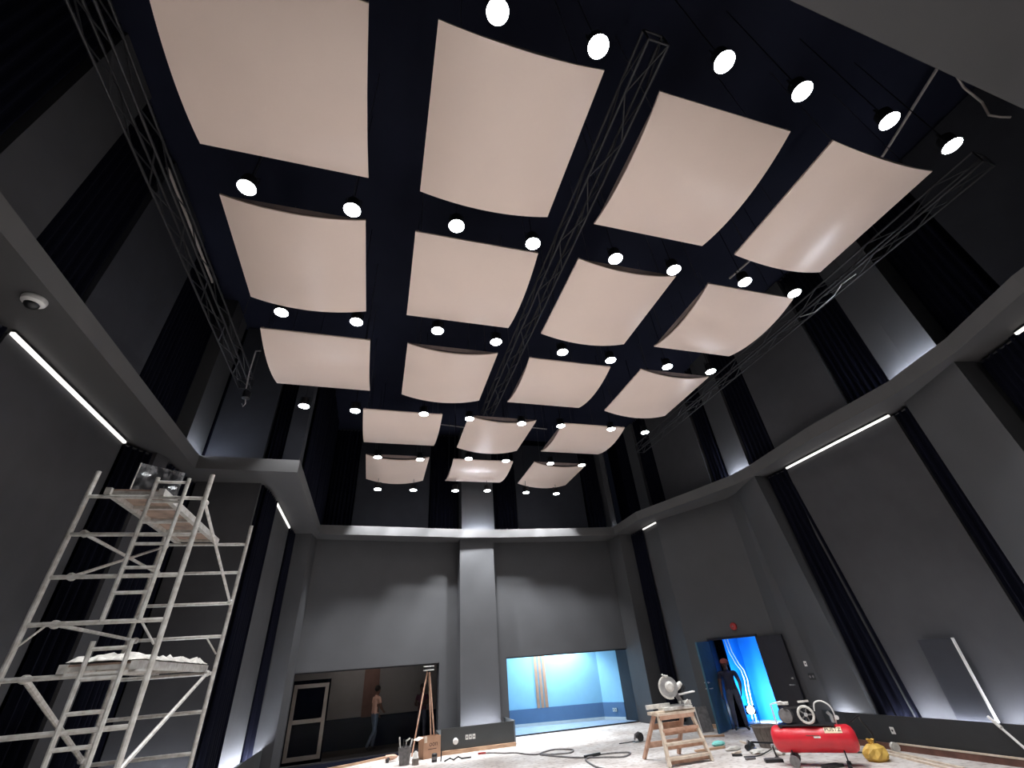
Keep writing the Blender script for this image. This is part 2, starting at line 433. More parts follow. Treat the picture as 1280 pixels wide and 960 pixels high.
# upper right
wur = struct(MB().box((10.45, -1.3, 6.1), (10.75, 17.7, CEIL)).obj('wall_upper_right', M['void'], smooth=False))
for y0, y1, k in ((15.05, 15.75, 'paint'), (11.35, 13.95, 'fabric'), (6.3, 8.6, 'fabric')):
    MB().box((10.3, y0, 6.3), (10.46, y1, CEIL - 0.05)).obj('wall_panel', M[k], wur, smooth=False)
MB().box((10.3, 0.9, 6.3), (10.46, 2.9, CEIL - 0.05)).obj('wall_panel', M['fabric_dark'], wur, smooth=False)
MB().prism([(10.37, 10.6), (10.33, 9.67), (10.5, 9.67), (10.5, 10.6)], 6.3, CEIL).obj('pilaster', M['paint'], wur, smooth=False)
MB().prism([(10.15, 5.17), (10.13, 4.7), (9.84, 4.0), (10.6, 4.0), (10.6, 5.17)], 6.3, CEIL).obj('pilaster', M['paint'], wur, smooth=False)
# rear wall behind the viewer
struct(MB().box((-5.2, -1.5, 0), (10.75, -1.2, CEIL)).obj('wall_rear', M['paint'], smooth=False))

# the ledge that runs round the room at six metres ---------------
ZL, ZT = 6.0, 6.3
l1 = struct(MB().prism([(-5.2, -1.2), (-4.05, -1.2), (-4.05, 10.36), (-2.0, 10.4), (-2.0, 15.8), (-2.0, 17.6), (-3.2, 17.6), (-3.2, 11.6), (-5.2, 11.6)], ZL, ZT).obj('trim_4', M['ledge'], smooth=False))
MB().box((-4.17, 10.13, ZT), (-4.1, 11.0, ZT + 0.03)).obj('cove_light', M['cove'], l1, smooth=False)
l2 = struct(MB().prism([(-2.02, 15.75), (0.09, 15.95), (2.91, 16.25), (4.04, 16.28), (7.3, 16.05), (8.97, 15.86), (9.1, 17.65), (-2.02, 17.65)], ZL, ZT).obj('trim_5', M['ledge'], smooth=False))
MB().box((3.0, 16.4, ZT), (4.15, 16.47, ZT + 0.03)).obj('cove_light', M['cove'], l2, smooth=False)
MB().prism([(9.38, 16.72), (9.55, 16.6), (9.58, 16.63), (9.41, 16.75)], ZT, ZT + 0.03).obj('cove_light', M['cove'], l2, smooth=False)
fasc = [(8.93, 17.65), (8.93, 15.9), (8.86, 13.9), (9.08, 13.25), (9.7, 11.45), (10.08, 10.2), (10.08, 9.35), (9.82, 7.1), (9.83, 5.0), (9.72, 4.65), (9.48, 3.7), (8.8, 2.3), (8.6, 1.5), (8.6, -1.2), (10.74, -1.2), (10.74, 17.65)]
l3 = struct(MB().prism(fasc, ZL, ZT).obj('trim_6', M['ledge'], smooth=False))
MB().box((10.15, 9.72, ZT), (10.22, 10.52, ZT + 0.03)).obj('cove_light', M['cove'], l3, smooth=False)
MB().prism([(9.94, 5.1), (9.92, 4.7), (9.66, 4.08), (9.72, 4.06), (9.99, 4.68), (10.01, 5.1)], ZT, ZT + 0.03).obj('cove_light', M['cove'], l3, smooth=False)
struct(MB().prism([(-4.1, 0.3), (2.62, 0.47), (5.53, 0.56), (8.9, 0.66), (8.9, -1.2), (-4.1, -1.2)], ZL + 0.001, ZT).obj('trim_7', M['ledge'], smooth=False))

# ------------------------------------------------------------------ windows and the rooms behind
def along(p, q, u):
    return Vector(p) + (Vector(q) - Vector(p)) * u
def window(name, p, q, u0, u1, z1, t=0.03):
    a, b = along(p, q, u0), along(p, q, u1)
    d = (b - a); n = Vector((-d.y, d.x)).normalized()
    a2, b2 = a + n * 0.12, b + n * 0.12
    wd = bpy.data.objects.new(name, None); COL.objects.link(wd); struct(wd)
    wd.location = (a2.x, a2.y, 0)
    inv = Vector((a2.x, a2.y))
    def L(v): return (v - inv)[:]
    fr = MB()
    fr.prism([L(a2 - n * 0.04), L(b2 - n * 0.04), L(b2 + n * 0.04), L(a2 + n * 0.04)], 0, 0.035)
    fr.prism([L(a2 - n * 0.04), L(b2 - n * 0.04), L(b2 + n * 0.04), L(a2 + n * 0.04)], z1 - 0.035, z1)
    du = d.normalized() * 0.03
    fr.prism([L(a2 - n * 0.04), L(a2 + du - n * 0.04), L(a2 + du + n * 0.04), L(a2 + n * 0.04)], 0.035, z1 - 0.035)
    fr.prism([L(b2 - du - n * 0.04), L(b2 - n * 0.04), L(b2 + n * 0.04), L(b2 - du + n * 0.04)], 0.035, z1 - 0.035)
    fr.obj('window_frame', M['black_metal'], wd, smooth=False)
    MB().prism([L(a2 + du), L(b2 - du), L(b2 - du + n * 0.012), L(a2 + du + n * 0.012)], 0.035, z1 - 0.035).obj('glass_pane', M['glass'], wd, smooth=False)
    return wd
window('window_1', BL0, BL1, 0.04, 0.86, 2.17)
window('window_2', BR0, BR1, 0.08, 0.975, 2.17)

# dim room behind the left window
z3 = 2.7
struct(MB().box((-3.2, 16.2, -0.15), (2.9, 19.6, -0.001)).obj('floor_dim_room', M['dim_floor'], smooth=False))
wd1 = struct(MB().box((-3.2, 19.3, 0), (2.9, 19.5, z3)).box((-3.3, 16.7, 0), (-3.1, 19.5, z3)).box((2.75, 17.38, 0), (2.9, 19.5, z3)).obj('wall_dim_room', M['dim_wall'], smooth=False))
MB().box((-3.1, 19.24, 0), (2.75, 19.3, 0.82)).obj('dado', M['dim_dado'], wd1, smooth=False)
MB().box((-0.12, 19.22, 0.8), (0.4, 19.3, z3)).obj('timber_strip', M['dim_strip'], wd1, smooth=False)
struct(MB().prism([(-3.3, 16.6), (-2.3, 16.73), (2.75, 17.37), (2.75, 19.5), (-3.3, 19.5)], z3, z3 + 0.1).obj('ceiling_dim_room', M['void'], smooth=False))
lamp('POINT', 'dim_room_fill', (-0.4, 17.9, 2.5), DARK_W, (1, 0.85, 0.75), 0.2)  # added point light without a fitting, lights the room and its people
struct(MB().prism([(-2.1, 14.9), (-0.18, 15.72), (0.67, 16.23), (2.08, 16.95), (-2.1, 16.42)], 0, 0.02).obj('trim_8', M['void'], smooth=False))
struct(MB().prism([(-1.3, 15.2), (-0.18, 15.68), (0.67, 16.19), (0.66, 16.24), (-0.2, 15.73), (-1.32, 15.25)], 0, 0.05).obj('baseboard_left', M['wood'], smooth=False))

# blue control room behind the right window
struct(MB().box((2.95, 17.1, -0.15), (11.0, 20.4, -0.001)).obj('floor_blue_room', M['blue_floor'], smooth=False))
BB0, BB1, BB2 = (3.0, 20.2), (8.68, 18.75), (9.14, 17.9)
mb = MB()
strip_wall(mb, BB0, BB1, 0.15, 0, z3)
strip_wall(mb, BB1, BB2, 0.15, 0, z3)
mb.box((2.92, 17.45, 0), (3.05, 20.3, z3))
wbl = struct(mb.obj('wall_blue_room', M['blue_wall'], smooth=False))
mb = MB()
def inset(p, q, t, z0, z1, m, nm):
    b = MB(); strip_wall(b, p, q, -t, z0, z1); return b.obj(nm, m, wbl, smooth=False)
inset(BB0, BB1, 0.03, 0.0, 0.52, M['blue_dado'], 'dado')
inset(BB1, BB2, 0.03, 0.0, 0.52, M['blue_dado'], 'dado')
inset(BB0, BB1, 0.05, 0.0, 0.09, M['white'], 'skirting')
inset(BB1, BB2, 0.05, 0.0, 0.09, M['white'], 'skirting')
MB().prism([(9.13, 17.93), (9.32, 16.98), (9.5, 16.98), (9.4, 18.0)], 0, z3).obj('window_reveal', M['reveal'], wbl, smooth=False)
for k in range(3):
    u = 0.572 + k * 0.027
    b = MB(); strip_wall(b, BB0, BB1, -0.05, 0.52, z3, u, u + 0.0185); b.obj('timber_slat', M['slat_wood'], wbl, smooth=False)
struct(MB().prism([(2.95, 17.42), (9.4, 17.2), (10.0, 17.2), (10.0, 20.4), (2.95, 20.4)], z3, z3 + 0.1).obj('ceiling_blue_room', M['white'], smooth=False))
lamp('SPOT', 'blue_room_lamp', (7.25, 18.3, 2.6), BLUE_W * 0.65, (0.66, 0.86, 1.0), 0.06, rot=(R(24), 0, 0), spot=R(150), blend=0.6)
lamp('AREA', 'blue_room_fill', (6.0, 18.4, 2.66), BLUE_W * 0.3, (0.60, 0.83, 1.0), 1.6)  # added area fill without a fitting, evens out the light on the blue walls
bl = thing('recessed_downlight', 'bright round downlight in the ceiling of the blue room', 'lamp', (7.25, 18.3, z3 - 0.04))
MB().lathe([(0.1, 0.0), (0.1, 0.04)], 20).obj('trim_ring', M['white'], bl)
MB().lathe([(0.08, -0.005), (0.08, 0.0)], 20).obj('lamp_lens', M['lens'], bl)

# azure room behind the double door
n2 = Vector((-(D1 - D0).y, (D1 - D0).x)).normalized()      # points out of the hall
dd = (D1 - D0).normalized()
hin, hout = D0 + (D1 - D0) * u_in, D0 + (D1 - D0) * u_out
def P(u, d):                                                # u metres along the wall, d metres behind it
    v = D0 + dd * u + n2 * d
    return (v.x, v.y)
struct(MB().prism([P(-0.3, 0), P(dl + 0.4, 0), P(dl + 0.4, 3.4), P(-0.3, 3.4)], -0.15, -0.002).obj('floor_azure_room', M['blue_floor'], smooth=False))
mb = MB()
mb.prism([P(0.60, 2.0), P(dl + 0.3, 1.9), P(dl + 0.3, 2.1), P(0.60, 2.2)], 0, 2.9)
mb.prism([P(0.67, 2.05), P(0.4, 0.55), P(0.3, 0.55), P(0.55, 2.1)], 0, 2.9)
mb.prism([P(dl + 0.2, 0.25), P(dl + 0.35, 0.25), P(dl + 0.35, 2.2), P(dl + 0.2, 2.2)], 0, 2.9)
waz = struct(mb.obj('wall_azure_room', M['azure'], smooth=False))
MB().prism([P(0.2, 0.42), P(0.97, 0.42), P(0.97, 0.5), P(0.2, 0.5)], 0, 2.9).obj('dark_return', M['void'], waz, smooth=False)
struct(MB().prism([P(-0.3, 0.2), P(dl + 0.4, 0.2), P(dl + 0.4, 3.0), P(-0.3, 3.0)], 2.9, 3.0).obj('ceiling_azure_room', M['void'], smooth=False))

# the double door
dr = bpy.data.objects.new('door_1', None); COL.objects.link(dr); struct(dr)
mb = MB()
for u in (u_in * dl - 0.03, u_out * dl - 0.03):
    mb.prism([P(u, -0.03), P(u + 0.06, -0.03), P(u + 0.06, 0.26), P(u, 0.26)], 0, 2.2)
mb.prism([P(u_in * dl - 0.03, -0.03), P(u_out * dl + 0.03, -0.03), P(u_out * dl + 0.03, 0.26), P(u_in * dl - 0.03, 0.26)], 2.14, 2.2)
mb.obj('door_frame', M['door_black'], dr, smooth=False)
def leaf(p, q, m, handle_side):
    p, q = Vector(p), Vector(q)
    d = (q - p).normalized(); n = Vector((-d.y, d.x))
    t = 0.025
    o = MB().prism([(p - n * t)[:], (q - n * t)[:], (q + n * t)[:], (p + n * t)[:]], 0.02, 2.12).obj('door_leaf', m, dr, smooth=False)
    h = q - d * 0.09
    for s in (-1, 1):
        b = MB()
        a = h + n * (t * s)
        for zz in (1.0, 1.14):
            b.tube((a.x, a.y, zz), (a.x + n.x * 0.05 * s, a.y + n.y * 0.05 * s, zz), 0.012)
        e = a + n * (0.05 * s)
        b.path([(e.x, e.y, 1.0), (e.x - d.x * 0.12, e.y - d.y * 0.12, 1.0)], 0.013)
        b.lathe([(0.025, -0.004), (0.025, 0.004)], 12, (e.x - n.x * 0.045 * s, e.y - n.y * 0.045 * s, 1.14), (n.x, n.y, 0))
        b.obj('door_handle', M['steel'], o)
    for zz in (0.3, 1.06, 1.85):
        MB().tube((p.x, p.y, zz - 0.06), (p.x, p.y, zz + 0.06), 0.02).obj('hinge', M['steel'], o)
    return o
leaf(P(u_in * dl, -0.05), (9.1, 12.72), M['teal'], 1)
leaf(P(u_out * dl, -0.06), (10.66, 11.07), M['door_black'], 1)

# ------------------------------------------------------------------ ceiling panels
ORD8 = ['leftmost', 'second from the left', 'third from the left', 'fourth from the left', 'fourth from the right', 'third from the right', 'second from the right', 'rightmost']
ORD4 = ['leftmost of the four', 'second from left of the four', 'third from left of the four', 'rightmost of the four']
ORD3 = ['left one of the three', 'middle one of the three', 'right one of the three']
PW, PL, SAG, PZ = 2.05, 2.14, 0.16, 8.0

def panel_meshes():
    """board bowed along its width; ends are the two faces at -y and +y"""
    n, t = 16, 0.03
    rad = (PW * PW / 4 + SAG * SAG) / (2 * SAG)
    zs = lambda x: (rad - SAG) - math.sqrt(rad * rad - x * x)
    b = MB()
    xs = [-PW / 2 + PW * i / n for i in range(n + 1)]
    vs = []
    for y in (-PL / 2, PL / 2):
        for dz in (0, t):
            vs += [(x, y, zs(x) + dz) for x in xs]
    k = n + 1
    fs = []
    for i in range(n):
        fs.append((i, 2 * k + i, 2 * k + i + 1, i + 1))                  # bottom
        fs.append((k + i, k + i + 1, 3 * k + i + 1, 3 * k + i))          # top
        fs.append((i, i + 1, k + i + 1, k + i))
        fs.append((2 * k + i, 3 * k + i, 3 * k + i + 1, 2 * k + i + 1))
    fs.append((0, k, 3 * k, 2 * k)); fs.append((n, 2 * k + n, 3 * k + n, k + n))
    b.add(vs, fs)
    board = b.mesh('panel_board', M['panel'])
    def seg(lo, hi, hy):          # thin upright plate between two curves
        e = MB()
        vs = [(x, -hy, lo(x)) for x in xs] + [(x, -hy, hi(x)) for x in xs]
        vs += [(x, hy, z) for x, _, z in vs]
        fs = []
        for i in range(n):
            fs += [(i, i + 1, k + i + 1, k + i), (2 * k + i, 3 * k + i, 3 * k + i + 1, 2 * k + i + 1),
                   (k + i, k + i + 1, 3 * k + i + 1, 3 * k + i), (i, 2 * k + i, 2 * k + i + 1, i + 1)]
        return e.add(vs, fs)
    rib = seg(lambda x: zs(x) + t, lambda x: zs(x) + t + 0.022, 0.012).mesh('end_rib', M['panel_end'], smooth=False)
    batten = seg(lambda x: t + 0.52 * zs(x), lambda x: t + 0.02, 0.012).mesh('batten', M['panel_batten'], smooth=False)
    wr_ = MB().tube((0, 0, 0), (0, 0, CEIL - PZ - 0.03), 0.006, 6).mesh('hanging_wire', M['wire'])
    clip = MB().box((-0.025, -0.025, 0), (0.025, 0.025, 0.09)).mesh('wire_clamp', M['black_metal'], smooth=False)
    return board, rib, batten, wr_, clip
PM = panel_meshes()
GRP = 'cream acoustic panels hung under the ceiling'
def ceiling_panel(cx, cy, across, label):
    t = thing('ceiling_panel', label, 'panel', (cx, cy, PZ), 0 if across else PI / 2, GRP)
    sx = 1.0
    inst('panel_board', PM[0], t)
    for s in (-1, 1):
        inst('end_rib', PM[1], t, (0, s * (PL / 2 - 0.02), 0))
        inst('batten', PM[2], t, (0, s * (PL / 2 - 0.05), 0.0))
    for i in (-1, 1):
        for j in (-1, 1):
            wv = inst('hanging_wire', PM[3], t, (i * 0.75, j * (PL / 2 - 0.10), 0.03))
            inst('wire_clamp', PM[4], wv, (0, 0, 0))
    return t
rows = [(2.92, [-1.72, 1.12, 4.03, 6.87], 0), (5.76, [-1.72, 1.16, 4.02, 6.89], 1), (8.77, [-1.68, 1.2, 4.08, 7.02], 0)]
rname = ['nearest row', 'second row from the viewer', 'third row from the viewer']
for ri, (cy, xs, ph) in enumerate(rows):
    for ci, cx in enumerate(xs):
        across = (ri + ci) % 2 == 1
        lab = f'cream {"sideways" if across else "lengthwise"} bowed ceiling panel, {ORD4[ci]} in the {rname[ri]}'
        ceiling_panel(cx, cy, across, lab)
for ri, (cy, xs) in enumerate([(11.79, [0.29, 3.14, 6.08]), (14.82, [0.3, 3.22, 6.1])]):
    for ci, cx in enumerate(xs):
        across = (ri + ci) % 2 == 1
        lab = f'small looking cream bowed ceiling panel, {ORD3[ci]} in the {["row before the last", "farthest row"][ri]}'
        ceiling_panel(cx, cy, across, lab)

# ------------------------------------------------------------------ hanging spotlights
LZ = 7.5
hb = MB()
hb.lathe([(0.085, 0.20), (0.10, 0.18), (0.105, 0.02), (0.125, 0.0), (0.125, -0.015), (0.108, -0.015), (0.104, 0.012)], 20)
HOUSE = hb.mesh('lamp_housing', M['spot_black'])
LENS = MB().lathe([(0.122, -0.012), (0.10, -0.02), (0.05, -0.026)], 20).mesh('lamp_lens', M['lens'])
yk = MB()
yk.path([(-0.115, 0, 0.10), (-0.115, 0, 0.24), (0.115, 0, 0.24), (0.115, 0, 0.10)], 0.009, 6)
YOKE = yk.mesh('lamp_yoke', M['spot_black'])
ROD = MB().tube((0, 0, 0), (0, 0, 1.0), 0.007, 6).mesh('hanging_rod', M['spot_black'])
LK = (LZ - 1.9) / 6.1
def spotlight(x8, y8, label, k=1.0, tilt=0.0, z=7.85):
    q = (z - 1.9) / 6.1
    t = thing('hanging_spotlight', label, 'spotlight', (x8 * q, y8 * q, z), 0, 'spotlights hung between the ceiling panels')
    inst('lamp_housing', HOUSE, t); inst('lamp_lens', LENS, t, (0, 0, -0.004)); inst('lamp_yoke', YOKE, t); rd = inst('hanging_rod', ROD, t, (0, 0, 0.24)); rd.scale = (1, 1, CEIL - z - 0.24)
    lamp('SPOT', 'spotlight_beam', (0, 0, -0.05), SPOT_W * k, (0.96, 0.98, 1.0), 0.09, t, rot=(tilt, 0, 0), spot=R(72), blend=0.45)
spots = [
    ('first row of lamps, nearest the viewer', [(-2.3, 1.5), (-0.9, 1.5), (0.72, 1.62), (1.96, 1.64), (3.57, 1.40), (4.83, 1.43), (6.4, 1.43), (7.74, 1.47)]),
    ('second row of lamps', [(-2.34, 4.48), (-0.89, 4.53), (0.73, 4.47), (2.07, 4.54), (3.66, 4.54), (4.9, 4.55), (6.53, 4.53), (7.83, 4.58)]),
    ('third row of lamps', [(-2.27, 7.16), (-0.88, 7.17), (0.76, 7.14), (2.08, 7.28), (3.71, 7.37), (5.01, 7.46), (6.61, 7.46), (7.91, 7.45)]),
    ('fourth row of lamps', [(-2.26, 10.8), (-0.99, 10.86), (0.84, 10.77), (2.16, 10.86), (3.76, 10.93), (5.02, 10.91), (6.73, 10.89), (7.98, 10.95)]),
    ('fifth row of lamps', [(-0.35, 13.87), (1.03, 13.91), (2.66, 13.67), (4.0, 13.7), (5.7, 13.76), (6.95, 13.78)]),
    ('last lamp row by the back wall', [(-0.3, 16.9), (1.05, 16.9), (2.71, 16.85), (4.01, 16.75), (5.71, 16.85), (7.09, 16.9)])]
ORD6 = [ORD8[0], ORD8[1], ORD8[2], ORD8[5], ORD8[6], ORD8[7]]
ROWK = dict(first=1.25, second=1.3, third=1.3, fourth=0.85, fifth=0.6, last=3.0)      # row power chosen to balance floor, panels and back wall
for nm, ps in spots:
    for k, (x, y) in enumerate(ps):
        spotlight(x, y, f'lit hanging spotlight, {(ORD8 if len(ps) == 8 else ORD6)[k]} in the {nm}', ROWK[nm.split()[0]], R(20) if nm[0] == 'l' else 0.0,
                  7.5 if nm[0] == 'l' else 7.6 if nm.startswith('fourth') and k < 2 else 7.85)

# ------------------------------------------------------------------ trusses
def truss(x, y0, y1, label, zc=8.2, wd=0.27, pitch=0.62):
    t = thing('lighting_truss', label, 'truss', (x, y0, zc), 0, 'black lattice trusses under the ceiling')
    L = y1 - y0
    h = wd / 2
    cm = MB().tube((0, 0, 0), (0, L, 0), 0.02, 8).mesh('chord', M['truss'])
    for i in (-1, 1):
        for j in (-1, 1):
            inst('chord', cm, t, (i * h, 0, j * h))
    n = int(round(L / pitch)); p = L / n
    bl_ = math.hypot(wd, p)
    bm_ = MB().tube((0, 0, 0), (0, bl_, 0), 0.0115, 6).mesh('brace', M['truss'])
    a = math.atan2(wd, p)
    for k in range(n):
        s = 1 if k % 2 == 0 else -1
        y = k * p
        for j in (-1, 1):
            if j < 0: inst('brace', bm_, t, (s * h * 1.0, y, j * h), (0, 0, a * s))         # bottom face
            inst('brace', bm_, t, (j * h, y, s * j * h), (-a * s * j, 0, 0))      # sides
    em = MB().tube((-h, 0, 0), (h, 0, 0), 0.014, 6).mesh('end_bar', M['truss'])
    ev = MB().tube((0, 0, -h), (0, 0, h), 0.014, 6).mesh('end_post', M['truss'])
    for yy in (0, L):
        for j in (-1, 1):
            inst('end_bar', em, t, (0, yy, j * h)); inst('end_post', ev, t, (j * h, yy, 0))
    for yy in (0.15 * L, 0.85 * L):
        MB().tube((0, yy, h), (0, yy, CEIL - zc), 0.008, 6).obj('hanging_wire', M['wire'], t)
    return t
truss(-3.55, 0.6, 10.25, 'black lattice truss along the left side above the ledge')
truss(2.68, 1.44, 12.3, 'black lattice truss down the middle between the panel columns')
truss(8.77, 1.55, 12.6, 'black lattice truss along the right side of the ceiling panels')

# ceiling conduits and loose cables
def pipe(pts, r, name, label, cat, m, n=8):
    return tag(MB().path(pts, r, n).obj(name, m), label, cat)
cz = CEIL - 0.03
pipe([(-4.5, 6.0, 10.2), (-4.5, 8.95, 10.2)], 0.03, 'conduit_pipe', 'pale conduit high on the left beside the left truss', 'pipe', M['conduit'])
pipe([(-3.02, 14.6, cz), (-3.0, 15.8, cz)], 0.03, 'conduit_pipe', 'short pale conduit beyond the far edge of the third row left panel', 'pipe', M['conduit'])
pipe([(-1.0, 16.4, cz), (0.0, 16.4, cz)], 0.025, 'conduit_pipe', 'short pale conduit on the ceiling left of the fourth row', 'pipe', M['conduit'])
pipe([(1.8, 16.3, cz), (3.0, 16.4, cz)], 0.025, 'conduit_pipe', 'grey conduit behind left and middle panels of the fourth row', 'pipe', M['conduit'])
pipe([(5.6, 16.0, cz), (6.7, 16.1, cz)], 0.025, 'conduit_pipe', 'pale conduit between middle and right panels of the fourth row', 'pipe', M['conduit'])
pipe([(8.85, 6.5, cz), (9.0, 5.6, cz), (9.02, 5.4, cz)], 0.03, 'conduit_pipe', 'pale conduit beside the rightmost lamp of the second row', 'pipe', M['conduit'])
pipe([(8.9, 11.6, cz), (8.9, 13.0, cz)], 0.025, 'conduit_pipe', 'thin pale conduit between third and fourth row panels on the right', 'pipe', M['conduit'])
pipe([(9.55, 2.7, 10.4), (9.45, 2.3, 10.45), (9.2, 1.55, 10.5), (9.05, 1.12, 10.52), (9.0, 1.0, 10.55)], 0.028, 'conduit_pipe', 'long pale conduit hanging at the top right above the nearest panels', 'pipe', M['conduit'])
pipe([(8.0, 1.0, 10.5), (8.6, 1.0, 10.3), (8.95, 0.93, 10.45), (9.6, 1.16, 10.25), (9.95, 1.22, 10.0), (9.98, 1.3, 9.7), (10.12, 1.25, 9.6), (10.24, 1.2, 9.55)], 0.02, 'loose_cable', 'sagging grey cable by the top right corner of the ceiling', 'cable', M['conduit'])
pipe([(8.62, 5.2, 8.02), (8.66, 4.9, 7.9), (8.68, 4.4, 7.93), (8.72, 4.2, 8.05), (8.76, 3.9, 8.05)], 0.012, 'loose_cable', 'shiny cable looped on the right truss beside the nearest panel', 'cable', M['steel'], 6)
pipe([(-2.9, 8.6, 8.05), (-3.1, 8.9, 8.25), (-3.3, 9.5, 8.05), (-3.35, 9.75, 7.75)], 0.016, 'loose_cable', 'grey cable arching from left truss end to third row panel', 'cable', M['grey_plastic'], 6)
hz_ = thing('chain_hoist', 'small dark hoist hanging at the far end of left truss', 'hoist', (-3.35, 9.9, 7.55))
MB().lathe([(0.05, 0.0), (0.09, 0.03), (0.09, 0.2), (0.05, 0.24)], 12).obj('hoist_body', M['black_metal'], hz_)
MB().path([(0, 0, 0.02), (0.03, 0.0, -0.12), (0.0, 0.0, -0.2), (-0.04, 0, -0.12)], 0.012, 6).obj('hook', M['steel'], hz_)
MB().tube((0, 0, 0.24), (0, 0, CEIL - 7.55), 0.008, 6).obj('hanging_chain', M['wire'], hz_)

# ------------------------------------------------------------------ curtains
def curtain(p, q, z0, z1, label, bottom=None, folds=None, depth=0.07, seed=1):
    rnd = random.Random(seed)
    p, q = Vector(p), Vector(q)
    pb, qb = (Vector(bottom[0]), Vector(bottom[1])) if bottom else (p, q)
    L = (q - p).length
    folds = folds or max(4, int(L / 0.14))
    n = folds * 6
    nz = 6
    ph = [rnd.uniform(-0.5, 0.5) for _ in range(folds + 2)]
    am = [rnd.uniform(0.6, 1.2) for _ in range(folds + 2)]
    vs, fs = [], []
    for side in (0, 1):
        for k in range(nz + 1):
            v = k / nz
            a, b = pb.lerp(p, v), qb.lerp(q, v)
            d = (b - a).normalized(); nn = Vector((-d.y, d.x))
            for i in range(n + 1):
                u = i / n
                f = u * folds; fi = int(f)
                off = math.sin(2 * PI * f + ph[fi] * 0.5 * (1 - v)) * depth * am[fi] * (1.1 - 0.4 * v)
                o = a + (b - a) * u + nn * (off + side * 0.012)
                vs.append((o.x, o.y, z0 + (z1 - z0) * v))
    m = (n + 1) * (nz + 1)
    for k in range(nz):
        for i in range(n):
            a = k * (n + 1) + i
            fs.append((a, a + 1, a + n + 2, a + n + 1))
            fs.append((m + a, m + a + n + 1, m + a + n + 2, m + a + 1))
    for i in range(n):
        fs.append((i, m + i, m + i + 1, i + 1))
        t = nz * (n + 1) + i
        fs.append((t, t + 1, m + t + 1, m + t))
    for k in range(nz):
        a = k * (n + 1); b = a + n + 1
        fs.append((a, b, m + b, m + a))
        a += n; b += n
        fs.append((a, m + a, m + b, b))
    t = thing('curtain', label, 'curtain', ((p.x + q.x) / 2, (p.y + q.y) / 2, z0), 0, 'black curtains on the walls')
    vs = [(x - t.location.x, y - t.location.y, z - z0) for x, y, z in vs]
    b = MB(); b.add(vs, fs); b.obj('drape', M['curtain'], t, ang=80)
    d = (q - p).normalized()
    r = MB()
    r.tube((p.x - t.location.x, p.y - t.location.y, z1 - z0 - 0.02), (q.x - t.location.x, q.y - t.location.y, z1 - z0 - 0.02), 0.015, 6)
    r.obj('curtain_rail', M['black_metal'], t)
    return t
ZLo, ZHi = 0.43, 5.94
UP0, UP1 = 6.33, CEIL - 0.06
# lower wall
curtain((-4.85, 4.25), (-4.85, 5.72), ZLo, ZHi, 'black lower curtain cut by the left frame edge below the ledge', seed=1)
curtain((-4.83, 9.12), (-4.55, 9.55), ZLo, ZHi, 'narrow black lower curtain on the left wall behind scaffold posts', seed=2)
curtain((-4.42, 9.95), (-4.3, 11.1), ZLo, ZHi, 'black lower curtain in the corner behind the scaffold decks', seed=3)
curtain((-2.78, 11.36), (-2.74, 12.36), ZLo, ZHi, 'black lower curtain just right of the scaffold', seed=4)
curtain((-2.72, 14.88), (-2.70, 15.66), ZLo, ZHi, 'black lower curtain beside the back left corner pilaster', seed=5)
curtain((9.6, 15.8), (9.6, 14.92), 0.1, ZHi, 'black floor length curtain beside the blue lit window', seed=6)
curtain((10.55, 9.42), (10.6, 8.8), ZLo, ZHi, 'black lower curtain behind the red compressor, splayed at the foot', bottom=((10.3, 8.85), (10.6, 8.22)), seed=7, depth=0.09)
curtain((10.58, 5.66), (10.5, 4.75), ZLo, ZHi, 'black lower curtain right of the leaning dark board', seed=8)
curtain((10.2, 3.78), (9.95, 3.12), ZLo, ZHi, 'black lower curtain at the right frame edge', seed=9)
# upper wall
def up(p, q, lab, s): curtain(p, q, UP0, UP1, lab, seed=s, depth=0.05)
up((-4.62, 2.0), (-4.62, 3.95), 'black upper curtain at the top left, nearest on left wall', 11)
up((-4.62, 5.02), (-4.62, 6.08), 'black upper curtain between two grey panels on upper left wall', 12)
up((-4.62, 8.14), (-4.62, 10.02), 'black upper curtain left of the lit left pilaster', 13)
up((-2.95, 11.22), (-2.6, 11.22), 'narrow black upper curtain on the stepped left wall', 14)
up((-2.08, 11.6), (-2.08, 16.6), 'long black upper curtain facing right behind the left step', 15)
up((-2.05, 17.25), (-1.18, 17.25), 'black upper curtain at the left end of back wall', 16)
up((1.78, 17.25), (2.86, 17.25), 'black upper curtain left of the lit central upper pilaster', 17)
up((4.3, 17.25), (5.34, 17.25), 'black upper curtain right of the lit central upper pilaster', 18)
up((8.6, 17.25), (9.4, 17.25), 'black upper curtain at the right end of back wall', 19)
up((10.36, 14.95), (10.36, 14.05), 'black upper curtain on right wall near the back corner', 20)
up((10.36, 16.7), (10.36, 15.85), 'black upper curtain deepest in the back right corner', 21)
up((10.36, 11.28), (10.36, 10.68), 'black upper curtain left of the farther lit right pilaster', 22)
up((10.36, 9.6), (10.36, 8.66), 'black upper curtain right of the farther lit right pilaster', 23)
up((10.36, 6.24), (10.36, 5.25), 'black upper curtain left of the nearer lit right pilaster', 24)
up((10.36, 3.92), (10.3, 3.0), 'black upper curtain right of the nearer lit right pilaster', 25)

